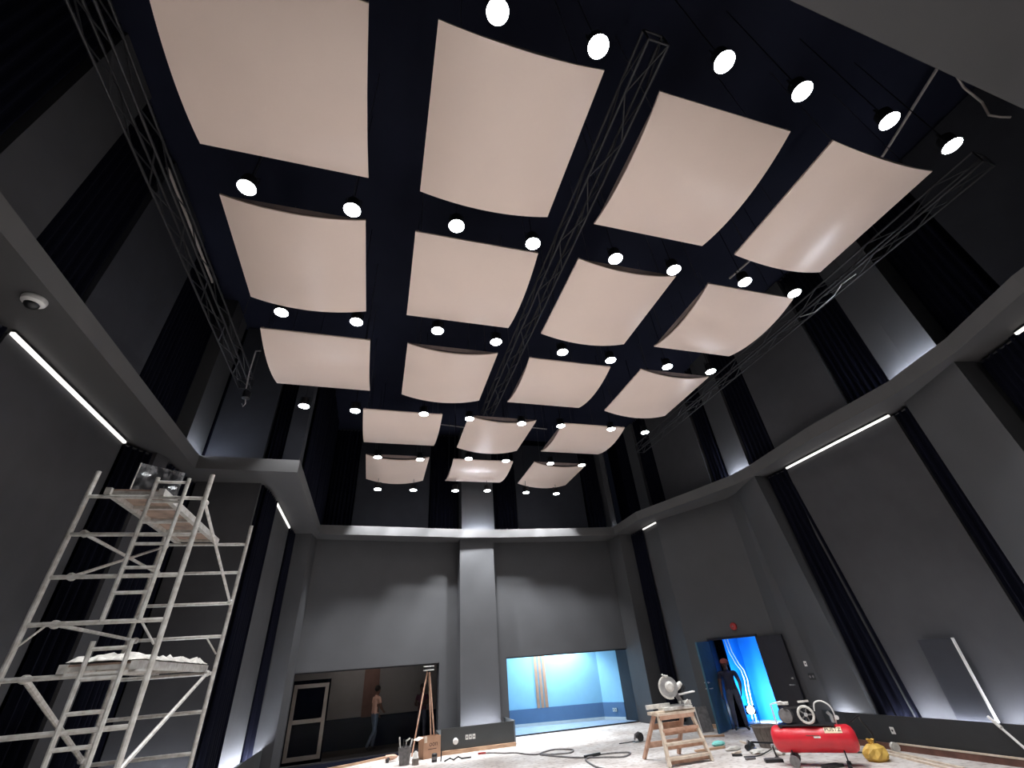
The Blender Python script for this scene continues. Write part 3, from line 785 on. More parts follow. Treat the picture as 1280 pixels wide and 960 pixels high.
# strip lights under the ledge
def strip_light(p, q, label):
    t = thing('strip_light', label, 'strip light', p)
    d = Vector(q) - Vector(p)
    MB().beam((0, 0, 0.03), (d.x, d.y, d.z + 0.03), 0.05, 0.02).obj('channel', M['black_metal'], t, smooth=False)
    MB().beam((0, 0, 0.0), d, 0.045, 0.04).obj('diffuser', M['led'], t, smooth=False)
    return t
strip_light((-4.82, 5.8, 5.94), (-4.82, 9.04, 5.94), 'long white strip light under the left ledge')
strip_light((-2.74, 12.5, 5.94), (-2.74, 14.8, 5.94), 'short white strip light on the stepped left wall')
strip_light((9.63, 14.88, 5.94), (9.63, 13.98, 5.94), 'short white strip light by the back right corner')
strip_light((10.58, 8.74, 5.94), (10.54, 7.2, 5.94), 'farther half of the white strip light under the right ledge')
strip_light((10.54, 7.2, 5.94), (10.52, 5.75, 5.94), 'nearer half of the white strip light under the right ledge')
strip_light((9.86, 3.04, 5.94), (9.45, 1.85, 5.94), 'white strip light at the right frame edge')

# dome camera and a second sensor on the left ledge
def dome(x, y, label):
    t = thing('dome_camera', label, 'camera', (x, y, 6.0))
    MB().lathe([(0.115, 0.0), (0.12, -0.02), (0.112, -0.06), (0.085, -0.085), (0.07, -0.085)], 24).obj('dome_base', M['white'], t)
    MB().lathe([(0.074, -0.075), (0.07, -0.105), (0.045, -0.135), (0.012, -0.147)], 24).obj('dome_eye', M['black_plastic'], t)
    return t
dome(-4.27, 5.12, 'white dome camera under the left ledge')
dome(-4.42, 4.07, 'white dome camera half cut off by the left frame edge')

# ------------------------------------------------------------------ scaffold tower
ZB = [0.14, 0.62, 1.13, 1.64, 2.15, 2.68, 3.19, 3.70, 4.20]
X0, XA, XB, X1 = -3.84, -3.10, -2.72, -2.46
sc = thing('scaffold_tower', 'tall paint splashed aluminium scaffold tower standing on the left', 'scaffold', (0, 0, 0))
UPM = MB().tube((0, 0, 0.1), (0, 0, 4.55), 0.032, 10).mesh('upright', M['alu'])
BARM = MB().tube((0, 0, 0), (X1 - X0, 0, 0), 0.026, 8).mesh('crossbar', M['alu'])
RUNGM = MB().tube((0, 0, 0), (XB - XA, 0, 0), 0.021, 8).mesh('rung', M['alu'])
CASTM = MB().lathe([(0.06, -0.022), (0.075, -0.015), (0.075, 0.015), (0.06, 0.022)], 16, (0, 0, 0.075), (1, 0, 0)).mesh('castor', M['black_plastic'])
for y in (6.94, 9.59):
    for x in (X0, X1):
        u_ = inst('upright', UPM, sc, (x, y, 0))
        inst('castor', CASTM, u_, (0, 0, 0))
    for z in ZB:
        inst('crossbar', BARM, sc, (X0, y, z))
LADU = MB().tube((0, 0, 2.68), (0, 0, 4.47), 0.027, 8).mesh('ladder_rail', M['alu'])
LADL = MB().tube((0, 0, 0.35), (0, 0, 2.48), 0.027, 8).mesh('ladder_rail', M['alu'])
for x in (XA, XB):
    inst('ladder_rail', LADU, sc, (x, 6.90, 0)); inst('ladder_rail', LADL, sc, (x, 6.90, 0))
for z in (4.41, 4.13, 3.85, 3.57, 3.28, 2.99, 2.40, 2.11, 1.8, 1.5, 1.2, 0.9, 0.6):
    inst('rung', RUNGM, sc, (XA, 6.90, z))
# gusset braces
def brace(p, q, r=0.022, hooks=True):
    b = MB().tube(p, q, r, 8).obj('brace', M['alu'], sc)
    if hooks:
        for e in (p, q):
            MB().lathe([(0.03, -0.05), (0.045, -0.03), (0.045, 0.03), (0.03, 0.05)], 10, e, (0, 1, 0)).obj('hook', M['alu'], b)
brace((-2.46, 6.98, 4.15), (-2.48, 9.55, 3.2))
brace((-2.55, 9.55, 2.15), (-2.5, 6.98, 1.2), 0.026)
brace((-3.70, 6.98, 3.72), (-3.76, 9.55, 3.72))
brace((-3.63, 6.98, 3.2), (-3.77, 9.55, 4.16))
brace((-3.58, 6.98, 2.68), (-3.72, 9.55, 2.68))
brace((-3.63, 6.98, 2.15), (-3.86, 9.55, 1.2), 0.03)
brace((-3.86, 6.94, 2.42), (-3.65, 6.94, 2.66), 0.013, False)
brace((-2.50, 6.94, 2.42), (-2.70, 6.94, 2.66), 0.013, False)
brace((-2.50, 9.59, 2.42), (-2.70, 9.59, 2.66), 0.013, False)
# decks
def deck(name, label, x0, x1, z, y0=6.9, y1=9.66):
    t = thing(name, label, 'scaffold deck', (0, 0, z))
    for x in (x0, x1):
        MB().box((x - 0.035, y0, -0.03), (x + 0.035, y1, 0.06)).obj('side_rail', M['alu'], t, smooth=False)
    MB().box((x0, y0 + 0.05, 0.035), (x1, y1 - 0.05, 0.055)).obj('deck_board', M['plywood'], t, smooth=False)
    n = 5
    for k in range(n):
        y = y0 + 0.08 + (y1 - y0 - 0.16) * k / (n - 1)
        MB().box((x0 + 0.03, y - 0.025, -0.01), (x1 - 0.03, y + 0.025, 0.035)).obj('cross_member', M['alu'], t, smooth=False)
    return t
deck('scaffold_deck', 'upper scaffold deck with stained plywood underside and pale rails', -3.62, -3.0, 4.255)
deck('scaffold_deck', 'lower scaffold deck carrying crumpled plastic sheeting', -3.3, -2.62, 2.205)
# crumpled plastic on the lower deck
b = MB()
nx, ny = 10, 34
vs = []
rnd = random.Random(5)
for j in range(ny + 1):
    for i in range(nx + 1):
        x = -3.32 + 0.75 * i / nx; y = 6.95 + 2.6 * j / ny
        e = 1 if 0 < i < nx and 0 < j < ny else 0.1
        vs.append((x + rnd.uniform(-.02, .02), y + rnd.uniform(-.02, .02), 2.275 + e * rnd.uniform(0.0, 0.1)))
o_ = len(vs)
vs += [(x, y, 2.265) for x, y, z in vs]
fs = []
for j in range(ny):
    for i in range(nx):
        a = j * (nx + 1) + i
        fs.append((a, a + 1, a + nx + 2, a + nx + 1))
        fs.append((o_ + a, o_ + a + nx + 1, o_ + a + nx + 2, o_ + a + 1))
b.add(vs, fs)
tag(b.obj('plastic_sheeting', M['dirty_white'], smooth=False), 'crumpled dusty white plastic sheeting lying on the lower scaffold deck', 'sheeting')
t = thing('clear_panel', 'clear dusty sheet standing upright on the upper scaffold deck', 'panel', (-3.56, 7.3, 4.32))
MB().prism([(0, 0), (0.46, 0.35), (0.455, 0.357), (-0.005, 0.007)], 0, 0.52).obj('pane', M['sheet'], t, smooth=False)
MB().box((-0.012, -0.012, 0), (0.0, 0.0, 0.52)).obj('edge_strip', M['dirty_white'], t, smooth=False)
tag(MB().ball((-3.28, 8.35, 4.36), 0.12, 0.2, 0.035, 10, 6, 0.1).obj('rag', M['wood'], smooth=True), 'crumpled orange brown rag on the upper scaffold deck', 'rag')

# ------------------------------------------------------------------ people
def human(name, label, loc, rz, J, mats, scale=1.0, hair='hair', cap=None):
    """J: joints in metres, figure faces +y. One skinned surface; cloth zones by bone."""
    V, E, RAD, ZN = [], [], [], []
    idx = {}
    def a(key, p, r, zone, parent=None):
        idx[key] = len(V)
        V.append(Vector(p)); RAD.append(r if isinstance(r, tuple) else (r, r)); ZN.append(zone)
        if parent: E.append((idx[parent], idx[key]))
    a('pelvis', J['pelvis'], (0.15, 0.11), 'pants')
    a('belly', Vector(J['pelvis']).lerp(Vector(J['chest']), 0.45), (0.145, 0.105), 'shirt', 'pelvis')
    a('chest', J['chest'], (0.165, 0.115), 'shirt', 'belly')
    a('neck', J['neck'], (0.062, 0.062), 'shirt', 'chest')
    h = Vector(J['head']); f = Vector(J.get('look', (0, 1, 0))).normalized()
    nk = Vector(J['neck'])
    a('throat', nk.lerp(h, 0.35) + f * 0.008, (0.053, 0.055), 'skin', 'neck')
    a('jaw', h + Vector((0, 0, -0.045)) + f * 0.022, (0.066, 0.072), 'skin', 'throat')
    a('skull', h + Vector((0, 0, 0.035)), (0.078, 0.094), 'skin', 'jaw')
    a('crown', h + Vector((0, 0, 0.095)) - f * 0.008, (0.05, 0.06), 'skin', 'skull')
    for s, sg in (('L', -1), ('R', 1)):
        sh, el, wr_ = Vector(J['sh' + s]), Vector(J['el' + s]), Vector(J['wr' + s])
        a('sh' + s, sh, 0.062, 'shirt', 'chest')
        a('ua' + s, sh.lerp(el, 0.55), 0.052, 'shirt', 'sh' + s)
        a('el' + s, el, 0.042, 'skin', 'ua' + s)
        a('fa' + s, el.lerp(wr_, 0.4), 0.040, 'skin', 'el' + s)
        a('wr' + s, wr_, 0.028, 'skin', 'fa' + s)
        d = (wr_ - el).normalized()
        sd = d.cross(f); sd = sd.normalized() if sd.length > 0.2 else Vector((1, 0, 0))
        a('pa' + s, wr_ + d * 0.06, (0.026, 0.03), 'skin', 'wr' + s)
        for k, (o, ln) in enumerate(((-0.027, 0.066), (-0.009, 0.075), (0.009, 0.07), (0.027, 0.055))):
            b0 = wr_ + d * 0.095 + f * o
            a(f'f{k}{s}', b0, 0.0095, 'skin', 'pa' + s)
            a(f'g{k}{s}', b0 + d * ln * 0.55 + sd * 0.006 * -sg, 0.0088, 'skin', f'f{k}{s}')
            a(f'h{k}{s}', b0 + d * ln * 0.95 + sd * 0.022 * -sg, 0.0075, 'skin', f'g{k}{s}')
        t0 = wr_ + d * 0.035 + f * 0.03
        a('t0' + s, t0, 0.012, 'skin', 'wr' + s)
        a('t1' + s, t0 + d * 0.035 + f * 0.02, 0.010, 'skin', 't0' + s)
        a('t2' + s, t0 + d * 0.06 + f * 0.022, 0.008, 'skin', 't1' + s)
        hp, kn, an = Vector(J['hp' + s]), Vector(J['kn' + s]), Vector(J['an' + s])
        a('hp' + s, hp, 0.092, 'pants', 'pelvis')
        a('th' + s, hp.lerp(kn, 0.45), 0.082, 'pants', 'hp' + s)
        a('kn' + s, kn, 0.06, 'pants', 'th' + s)
        a('ca' + s, kn.lerp(an, 0.35), 0.06, 'pants', 'kn' + s)
        a('an' + s, an, 0.045, 'pants', 'ca' + s)
        ft = Vector(J.get('toe' + s, (sg * 0.03, 0.15, 0)))
        a('he' + s, an + Vector((0, 0, -0.045)) - ft * 0.15, (0.04, 0.036), 'shoe', 'an' + s)
        a('to' + s, Vector((an.x, an.y, 0.035)) + ft, (0.042, 0.028), 'shoe', 'he' + s)
    me = bpy.data.meshes.new('body_skeleton')
    me.from_pydata([v[:] for v in V], E, [])
    tmp = bpy.data.objects.new('body_skeleton', me); COL.objects.link(tmp)
    md = tmp.modifiers.new('Skin', 'SKIN'); md.use_smooth_shade = True; md.branch_smoothing = 0.5
    for i, r in enumerate(RAD):
        me.skin_vertices[0].data[i].radius = r
        me.skin_vertices[0].data[i].use_root = (i == 0)
    sb = tmp.modifiers.new('Sub', 'SUBSURF'); sb.levels = 2; sb.render_levels = 2
    dg = bpy.context.evaluated_depsgraph_get()
    out = bpy.data.meshes.new_from_object(tmp.evaluated_get(dg))
    bpy.data.objects.remove(tmp)
    out.name = 'body'
    zones = ['skin', 'shirt', 'pants', 'shoe']
    out.materials.clear()
    for z in zones: out.materials.append(M[mats[z]])
    segs = [(V[i], V[j], ZN[j] if ZN[i] == ZN[j] or ZN[j] in ('skin',) else ZN[i], ZN[j]) for i, j in E]
    for p in out.polygons:
        c = p.center; best, bz = 1e9, 'shirt'
        for A, B, z, z2 in segs:
            d = B - A; u = max(0, min(1, (c - A).dot(d) / max(d.length_squared, 1e-9)))
            ds = (A + d * u - c).length
            if ds < best: best, bz = ds, z2 if u > 0.5 else z
        if bz in ('shirt', 'pants') and abs(c.x) < 0.17: bz = 'shirt' if c.z > J['pelvis'][2] + 0.02 else 'pants'
        p.material_index = zones.index(bz)
        p.use_smooth = True
    t = thing(name, label, 'person', loc, rz)
    bo = bpy.data.objects.new('body', out); COL.objects.link(bo); bo.parent = t
    side = f.cross(Vector((0, 0, 1))).normalized()
    MB().ball(h + f * 0.098 + Vector((0, 0, -0.005)), 0.016, 0.016, 0.026, 8, 6).obj('nose', M[mats['skin']], bo)
    for s in (-1, 1):
        MB().ball(h + side * s * 0.08 + Vector((0, 0, 0.005)) - f * 0.005, 0.014, 0.02, 0.032, 8, 6).obj('ear', M[mats['skin']], bo)
        MB().ball(h + side * s * 0.033 + f * 0.08 + Vector((0, 0, 0.028)), 0.011, 0.01, 0.007, 8, 6).obj('eye', M['hair'], bo)
    mo = MB(); mo.ball(h + f * 0.09 + Vector((0, 0, -0.055)), 0.026, 0.012, 0.007, 8, 6); mo.obj('mouth', M[hair], bo)
    hr = MB()
    c = h + Vector((0, 0, 0.06)) - f * 0.018
    hr.ball(c, 0.098, 0.098, 0.09, 14, 10)
    if cap:
        vs = [c + f * 0.07 + side * (0.08 * math.cos(q)) + f * (0.11 * math.sin(q)) + Vector((0, 0, -0.005)) for q in [PI * k / 8 for k in range(9)]]
        n_ = len(vs)
        hr.add(vs + [v + Vector((0, 0, 0.012)) for v in vs], [tuple(range(n_))[::-1], tuple(range(n_, 2 * n_))] + [(k, (k + 1) % n_, n_ + (k + 1) % n_, n_ + k) for k in range(n_)])
        hr.obj('cap', M[cap], bo)
    else:
        hr.obj('hair', M[hair], bo)
    return t
def stand(k, lean=(0, 0), **over):
    """upright joints for height k (metres), arms hanging"""
    s = k / 1.75
    lx, ly = lean
    J = dict(pelvis=(0, 0, 0.94 * s), chest=(lx * .6, ly * .6, 1.28 * s), neck=(lx, ly, 1.47 * s), head=(lx, ly + 0.015, 1.60 * s),
             shL=(-0.18 * s + lx * .9, ly * .9, 1.40 * s), shR=(0.18 * s + lx * .9, ly * .9, 1.40 * s),
             elL=(-0.235 * s, ly * .4 - 0.02, 1.12 * s), elR=(0.235 * s, ly * .4 - 0.02, 1.12 * s),
             wrL=(-0.25 * s, 0.06, 0.88 * s), wrR=(0.25 * s, 0.06, 0.88 * s),
             hpL=(-0.09 * s, 0, 0.88 * s), hpR=(0.09 * s, 0, 0.88 * s), knL=(-0.11 * s, 0.02, 0.49 * s), knR=(0.11 * s, 0.02, 0.49 * s),
             anL=(-0.12 * s, -0.02, 0.09), anR=(0.12 * s, -0.02, 0.09))
    J.update(over)
    return J
pm = human('person', 'person in dark T-shirt, jeans and reddish cap standing in the azure lit doorway', (10.08, 12.98, 0.0), R(140),
      stand(1.66, look=(0.25, 1, -0.15), wrL=(-0.2, 0.12, 0.88)), dict(skin='skin_dark', shirt='shirt_navy', pants='jeans_dark', shoe='shoe'), cap='cap')
pm.scale = (1.2, 1.15, 1.0)
human('person', 'person in pale peach shirt and blue jeans walking in the dim left room', (0.32, 18.35, 0.0), R(-62),
      stand(1.68, lean=(0, 0.03), look=(-0.3, 1, 0), elL=(-0.22, 0.02, 1.08), wrL=(-0.17, 0.17, 0.9), elR=(0.21, 0.09, 1.07), wrR=(0.12, 0.22, 0.98),
            knL=(-0.1, 0.12, 0.47), anL=(-0.1, 0.05, 0.09), knR=(0.1, -0.03, 0.47), anR=(0.1, -0.25, 0.12)), dict(skin='skin', shirt='shirt_pale', pants='jeans', shoe='shoe'))
human('person', 'person in dark plum shirt standing behind the tripod in the dim room', (1.86, 18.5, 0.0), R(150),
      stand(1.62, elL=(-0.22, 0.08, 1.05), wrL=(-0.05, 0.25, 1.08), elR=(0.22, 0.08, 1.05), wrR=(0.05, 0.26, 1.02)), dict(skin='skin_dark', shirt='shirt_plum', pants='jeans_dark', shoe='shoe'))

# ------------------------------------------------------------------ writing
def text(s, size, name, m, parent, loc, rot, depth=0.001):
    cu = bpy.data.curves.new('lettering', 'FONT')
    cu.body = s; cu.size = size; cu.extrude = depth; cu.align_x = 'CENTER'; cu.align_y = 'CENTER'
    tmp = bpy.data.objects.new('lettering', cu); COL.objects.link(tmp)
    me = bpy.data.meshes.new_from_object(tmp.evaluated_get(bpy.context.evaluated_depsgraph_get()))
    bpy.data.objects.remove(tmp)
    me.materials.clear(); me.materials.append(m)
    o = bpy.data.objects.new(name, me); COL.objects.link(o)
    o.parent = parent; o.location = loc; o.rotation_euler = rot
    return o

# ------------------------------------------------------------------ things by the left window
t = thing('timber_door_frame', 'unpainted timber frame with a middle rail leaning in the dim left room', 'frame', (-1.62, 17.12, 0.0), R(6))
MB().box((-0.54, 0.05, 0.0), (0.54, 0.08, 1.98)).obj('dark_backing', M['void'], t, smooth=False)
for x in (-0.44, 0.44):
    MB().box((x - 0.05, -0.02, 0.08), (x + 0.05, 0.04, 1.88)).obj('stile', M['frame_wood'], t, smooth=False)
for z in (0.13, 0.97, 1.83):
    MB().box((-0.39, -0.015, z - 0.05), (0.39, 0.035, z + 0.05)).obj('rail', M['frame_wood'], t, smooth=False)

t = thing('tripod_stand', 'tall pale legged tripod with a round black head beside the cardboard box', 'tripod', (1.78, 16.12, 0))
MB().lathe([(0.15, 1.99), (0.155, 2.01), (0.155, 2.06), (0.14, 2.08)], 20).obj('head_plate', M['black_plastic'], t)
MB().lathe([(0.165, 1.975), (0.165, 1.995)], 20).obj('lower_rim', M['white'], t)
MB().lathe([(0.165, 2.075), (0.16, 2.09)], 20).obj('upper_rim', M['dirty_white'], t)
for (x, y) in ((-0.42, -0.22), (0.27, 0.1), (0.2, 0.5)):
    MB().path([(x * 0.08, y * 0.08, 1.99), (x, y, 0.0)], [0.024, 0.02], 8).obj('leg', M['wood_pink'], t)
MB().lathe([(0.06, 1.93), (0.06, 1.98)], 12).obj('collar', M['black_metal'], t)

t = thing('cardboard_box', 'open brown cardboard box with printed letters by the column base', 'box', (1.78, 15.36, 0), R(18))
bw, bd, bh = 0.25, 0.17, 0.46
th = 0.008
MB().box((-bw, -bd, 0), (bw, bd, 0.01)).obj('bottom', M['cardboard'], t, smooth=False)
for a_, b_ in (((-bw, -bd), (bw, -bd + th)), ((-bw, bd - th), (bw, bd)), ((-bw, -bd), (-bw + th, bd)), ((bw - th, -bd), (bw, bd))):
    MB().box((*a_, 0.01), (*b_, bh)).obj('side', M['cardboard'], t, smooth=False)
MB().add([(-bw, -bd, bh), (-bw, bd, bh), (-bw - 0.16, bd, bh - 0.05), (-bw - 0.16, -bd, bh - 0.05), (-bw, -bd, bh - .008), (-bw, bd, bh - .008), (-bw - 0.16, bd, bh - 0.058), (-bw - 0.16, -bd, bh - 0.058)],
         [(0, 1, 2, 3), (7, 6, 5, 4), (0, 3, 7, 4), (1, 5, 6, 2), (2, 6, 7, 3), (0, 4, 5, 1)]).obj('flap', M['wood_white'], t, smooth=False)
MB().box((-bw + 0.02, -bd - 0.004, bh - 0.12), (-bw + 0.1, -bd, bh + 0.02)).obj('tape', M['wood_white'], t, smooth=False)
text('oon', 0.16, 'lettering', M['ink'], t, (0.04, -bd - 0.002, 0.30), (PI / 2, 0, 0))
MB().box((-0.12, -bd - 0.003, 0.185), (0.13, -bd, 0.2)).obj('printed_line', M['ink'], t, smooth=False)

t = thing('tool_bucket', 'grey mesh bucket holding tools on the floor left of cardboard box', 'bucket', (1.08, 14.72, 0))
MB().lathe([(0.13, 0.0), (0.165, 0.34), (0.172, 0.34), (0.172, 0.355), (0.158, 0.355), (0.125, 0.02)], 18).obj('bucket_body', M['grey_plastic'], t)
for x, y, dx, dy, h_, r_, m_, nm in ((-0.09, 0.02, -0.06, 0, 0.56, 0.02, 'dirty_white', 'pipe_length'), (0.0, 0.0, 0.03, -0.02, 0.5, 0.014, 'steel', 'spanner'), (0.06, 0.03, 0.12, 0.0, 0.5, 0.018, 'white', 'brush_handle'), (-0.03, -0.05, -0.02, -0.03, 0.52, 0.012, 'black_plastic', 'screwdriver')):
    MB().path([(x, y, 0.05), (x + dx, y + dy, h_)], r_, 8).obj(nm, M[m_], t)
MB().beam((0.01, 0, 0.46), (0.12, 0, 0.52), 0.03, 0.03).obj('hammer_head', M['white'], t, smooth=False)
t = thing('paint_tin', 'small tan paint tin with white top in front of cardboard box', 'tin', (1.34, 14.5, 0))
MB().lathe([(0.085, 0), (0.085, 0.13)], 16).obj('tin_body', M['basket'], t)
MB().lathe([(0.08, 0.13), (0.05, 0.22), (0.03, 0.27)], 16).obj('tin_cap', M['dirty_white'], t)
t = thing('power_drill', 'pale tan cordless drill lying by the window edge left of the bucket', 'drill', (0.78, 15.5, 0))
MB().path([(-0.14, 0, 0.09), (0.0, 0, 0.09), (0.1, 0, 0.095), (0.17, 0, 0.095)], [0.06, 0.065, 0.05, 0.02], 10).obj('drill_body', M['wood_pink'], t)
MB().path([(-0.05, 0, 0.08), (-0.1, -0.14, 0.045)], [0.04, 0.045], 8).obj('grip', M['black_plastic'], t)
t = thing('black_tin', 'small black tin standing on the floor below the cardboard box', 'tin', (1.82, 14.55, 0))
MB().lathe([(0.07, 0), (0.07, 0.16), (0.06, 0.17)], 14).obj('tin_body', M['black_plastic'], t)
MB().lathe([(0.072, 0.05), (0.072, 0.11)], 14).obj('wrapper', M['grey_plastic'], t)
tag(MB().tube((1.98, 14.5, 0.0), (2.0, 14.55, 0.24), 0.016, 8).obj('stub_pipe', M['black_plastic']), 'short black stub upright beside the small black tin', 'pipe')
pipe([(2.05, 14.35, 0.015), (2.2, 14.42, 0.05), (2.28, 14.36, 0.02), (2.42, 14.48, 0.05), (2.5, 14.4, 0.02), (2.75, 14.42, 0.015)], 0.018, 'black_hook_cable', 'short black wriggle of cable on the floor before the column base', 'cable', M['black_plastic'], 6)

# sockets
def socket(loc, rz, label, n=1, m='white'):
    t = thing('wall_socket', label, 'socket', loc, rz)
    for k in range(n):
        MB().box((-0.04 + k * 0.1, -0.012, -0.055), (0.04 + k * 0.1, 0, 0.055)).obj('plate', M[m], t, smooth=False)
        MB().lathe([(0.018, 0), (0.018, 0.004)], 10, (k * 0.1, -0.012, 0), (0, -1, 0)).obj('outlet', M['black_plastic'], t)
    return t
t = thing('round_junction_box', 'round white fitting on the front of the column base', 'fitting', (2.5, 15.39, 0.27))
MB().lathe([(0.075, -0.01), (0.075, 0.02), (0.05, 0.045), (0.0, 0.05)], 18, (0, 0, 0), (0, -1, 0)).obj('cover', M['white'], t)
socket((2.82, 15.395, 0.33), 0, 'row of three pale sockets on the column base', 3)
socket((10.14, 8.58, 0.31), -PI / 2, 'white socket on the right plinth above the tape roll', 1)
socket((8.86, 18.3, 0.3), R(-62), 'white socket on the dado of the blue room', 2)
socket((10.705, 10.66, 1.44), R(-86), 'white square switch on the wall right of the door', 1)
t = thing('intercom_plate', 'dark round button plate under the white switch', 'plate', (10.695, 10.6, 1.17), R(-86))
MB().box((-0.09, -0.012, -0.07), (0.09, 0, 0.07)).obj('plate', M['black_plastic'], t, smooth=False)
for x in (-0.045, 0.045):
    MB().lathe([(0.03, 0.0), (0.026, 0.008)], 12, (x, -0.012, 0), (0, -1, 0)).obj('button', M['grey_plastic'], t)
t = thing('fire_bell', 'dull red fire alarm bell on the wall above the door', 'bell', (10.33, 12.4, 2.44), R(-67))
MB().lathe([(0.1, 0.0), (0.1, 0.03), (0.085, 0.055), (0.03, 0.07)], 20, (0, 0, 0), (0, -1, 0)).obj('gong', M['red_bell'], t)
MB().lathe([(0.02, 0.065), (0.02, 0.085)], 10, (0, 0, 0), (0, -1, 0)).obj('boss', M['steel'], t)

# flood lamp and hanging wires in the azure room
t = thing('flood_lamp', 'blazing small flood lamp on a stand behind the doorway', 'lamp', (10.7, 13.22, 0.0), R(150))
MB().box((-0.13, -0.05, 0.28), (0.13, 0.05, 0.48)).obj('lamp_body', M['black_metal'], t, smooth=False)
MB().lathe([(0.1, 0.05), (0.085, 0.06)], 20, (0, 0, 0.38), (0, 1, 0)).obj('lamp_lens', M['flood'], t, smooth=False)
MB().path([(-0.16, 0, 0.38), (-0.16, 0, 0.05), (0.16, 0, 0.05), (0.16, 0, 0.38)], 0.014, 6).obj('stand', M['black_metal'], t)
for s in (-1, 1):
    MB().tube((s * 0.14, -0.16, 0.015), (s * 0.14, 0.16, 0.015), 0.014, 6).obj('foot', M['black_metal'], t)
fl = lamp('SPOT', 'flood_beam', (10.78, 13.3, 0.45), FLOOD_W, (0.55, 0.82, 1.0), 0.08, spot=R(165), blend=0.5)
fl.rotation_euler = Vector((n2.x + 0.35 * dd.x, n2.y + 0.35 * dd.y, 0.45)).to_track_quat('-Z', 'Y').to_euler()
for k, (dx, lab) in enumerate(((0.0, 'left'), (0.1, 'right'))):
    pts = [(*P(u + dx, 1.15), z) for u, z in ((0.68, 2.88), (0.69, 2.1), (0.72, 1.8), (0.83, 1.48), (0.93, 1.31), (0.95, 1.06), (0.89, 0.76), (0.86, 0.4), (0.84, 0.02))]
    pipe(pts, 0.018, 'hanging_cable', f'wavy white cable hanging in the azure lit room, {lab} of two', 'cable', M['white'], 6)

# ------------------------------------------------------------------ wooden step ladder with a mitre saw
t = thing('step_ladder', 'splashed wooden double step ladder carrying the mitre saw', 'ladder', (6.43, 10.3, 0))
FL = [(-0.40, 0.05, 0.80), (-0.50, -0.16, 0.0)]; FRt = [(0.40, 0.05, 0.80), (0.50, -0.16, 0.0)]
RL = [(-0.36, 0.30, 0.80), (-0.44, 0.95, 0.0)]; RRt = [(0.36, 0.30, 0.80), (0.44, 0.95, 0.0)]
for a_, m_ in ((FL, 'wood_white'), (FRt, 'wood_white'), (RL, 'wood_pink'), (RRt, 'wood_pink')):
    MB().beam(a_[0], a_[1], 0.055, 0.075, (0, 1, 0)).obj('leg', M[m_], t, smooth=False)
def lerp3(a_, u): return Vector(a_[0]).lerp(Vector(a_[1]), u)
for z, m_ in ((0.56, 'wood_pink'), (0.34, 'wood_white'), (0.12, 'wood_white')):
    u = (0.8 - z) / 0.8
    p, q = lerp3(FL, u), lerp3(FRt, u)
    MB().box((p.x, p.y - 0.05, z - 0.025), (q.x, p.y + 0.1, z + 0.02)).obj('tread', M[m_], t, smooth=False)
    MB().box((p.x, p.y + 0.02, z - 0.09), (q.x, p.y + 0.045, z - 0.025)).obj('tread_rail', M['wood_pink'], t, smooth=False)
for z in (0.58, 0.25):
    u = (0.8 - z) / 0.8
    p, q = lerp3(RL, u), lerp3(RRt, u)
    MB().box((p.x, p.y - 0.015, z - 0.05), (q.x, p.y + 0.015, z + 0.05)).obj('rear_rail', M['wood_pink'], t, smooth=False)
MB().box((-0.46, -0.02, 0.80), (0.47, 0.40, 0.845)).obj('top_board', M['wood_white'], t, smooth=False)
MB().box((-0.42, -0.03, 0.73), (0.42, 0.0, 0.80)).obj('apron', M['wood_pink'], t, smooth=False)
tag(MB().box((5.86, 10.34, 0.845), (6.95, 10.5, 0.875)).obj('plank', M['wood_white'], smooth=False), 'pale plank lying under the mitre saw on the ladder top', 'plank')
t = thing('mitre_saw', 'dusty sliding mitre saw standing on top of wooden step ladder', 'saw', (6.46, 10.42, 0.875))
MB().box((-0.28, -0.12, 0.0), (0.42, 0.14, 0.05)).obj('base', M['dirty_white'], t, smooth=False)
MB().lathe([(0.16, 0.05), (0.16, 0.075)], 20, (0.12, 0, 0)).obj('turntable', M['steel'], t)
MB().box((-0.62, 0.02, 0.04), (-0.04, 0.07, 0.12)).obj('fence', M['dirty_white'], t, smooth=False)
MB().box((0.2, 0.02, 0.05), (0.5, 0.06, 0.13)).obj('fence', M['dirty_white'], t, smooth=False)
MB().path([(0.28, 0.06, 0.06), (0.26, 0.07, 0.16), (0.2, 0.06, 0.24)], [0.06, 0.05, 0.05], 8).obj('arm_post', M['grey_plastic'], t)
MB().path([(0.2, 0.05, 0.24), (0.1, 0.02, 0.34), (0.0, 0.0, 0.42)], [0.05, 0.045, 0.05], 8).obj('saw_arm', M['grey_plastic'], t)
MB().lathe([(0.2, -0.006), (0.2, 0.006)], 30, (-0.01, -0.03, 0.40), (0.3, 1, 0.0)).obj('blade', M['steel'], t)
gd = MB()
ax_ = Vector((0.3, 1, 0)).normalized(); ux = Vector((1, -0.3, 0)).normalized()
ring = [Vector((-0.01, -0.03, 0.40)) + ux * math.cos(q) * 0.205 + Vector((0, 0, 1)) * math.sin(q) * 0.205 for q in [PI * (0.45 + 1.15 * k / 16) for k in range(17)]]
gd.path(ring, 0.022, 6)
gd.obj('blade_guard', M['dirty_white'], t)
MB().lathe([(0.09, 0.0), (0.1, 0.05), (0.06, 0.09)], 16, (0.0, -0.03, 0.41), (-0.3, -1, 0)).obj('gear_cover', M['dirty_white'], t)
MB().path([(0.16, 0.04, 0.33), (0.28, 0.04, 0.40), (0.36, 0.04, 0.45)], [0.055, 0.06, 0.045], 10).obj('motor', M['dirty_white'], t)
MB().path([(0.34, 0.04, 0.42), (0.42, 0.04, 0.36), (0.42, 0.04, 0.33)], 0.03, 8).obj('motor_cap', M['black_plastic'], t)
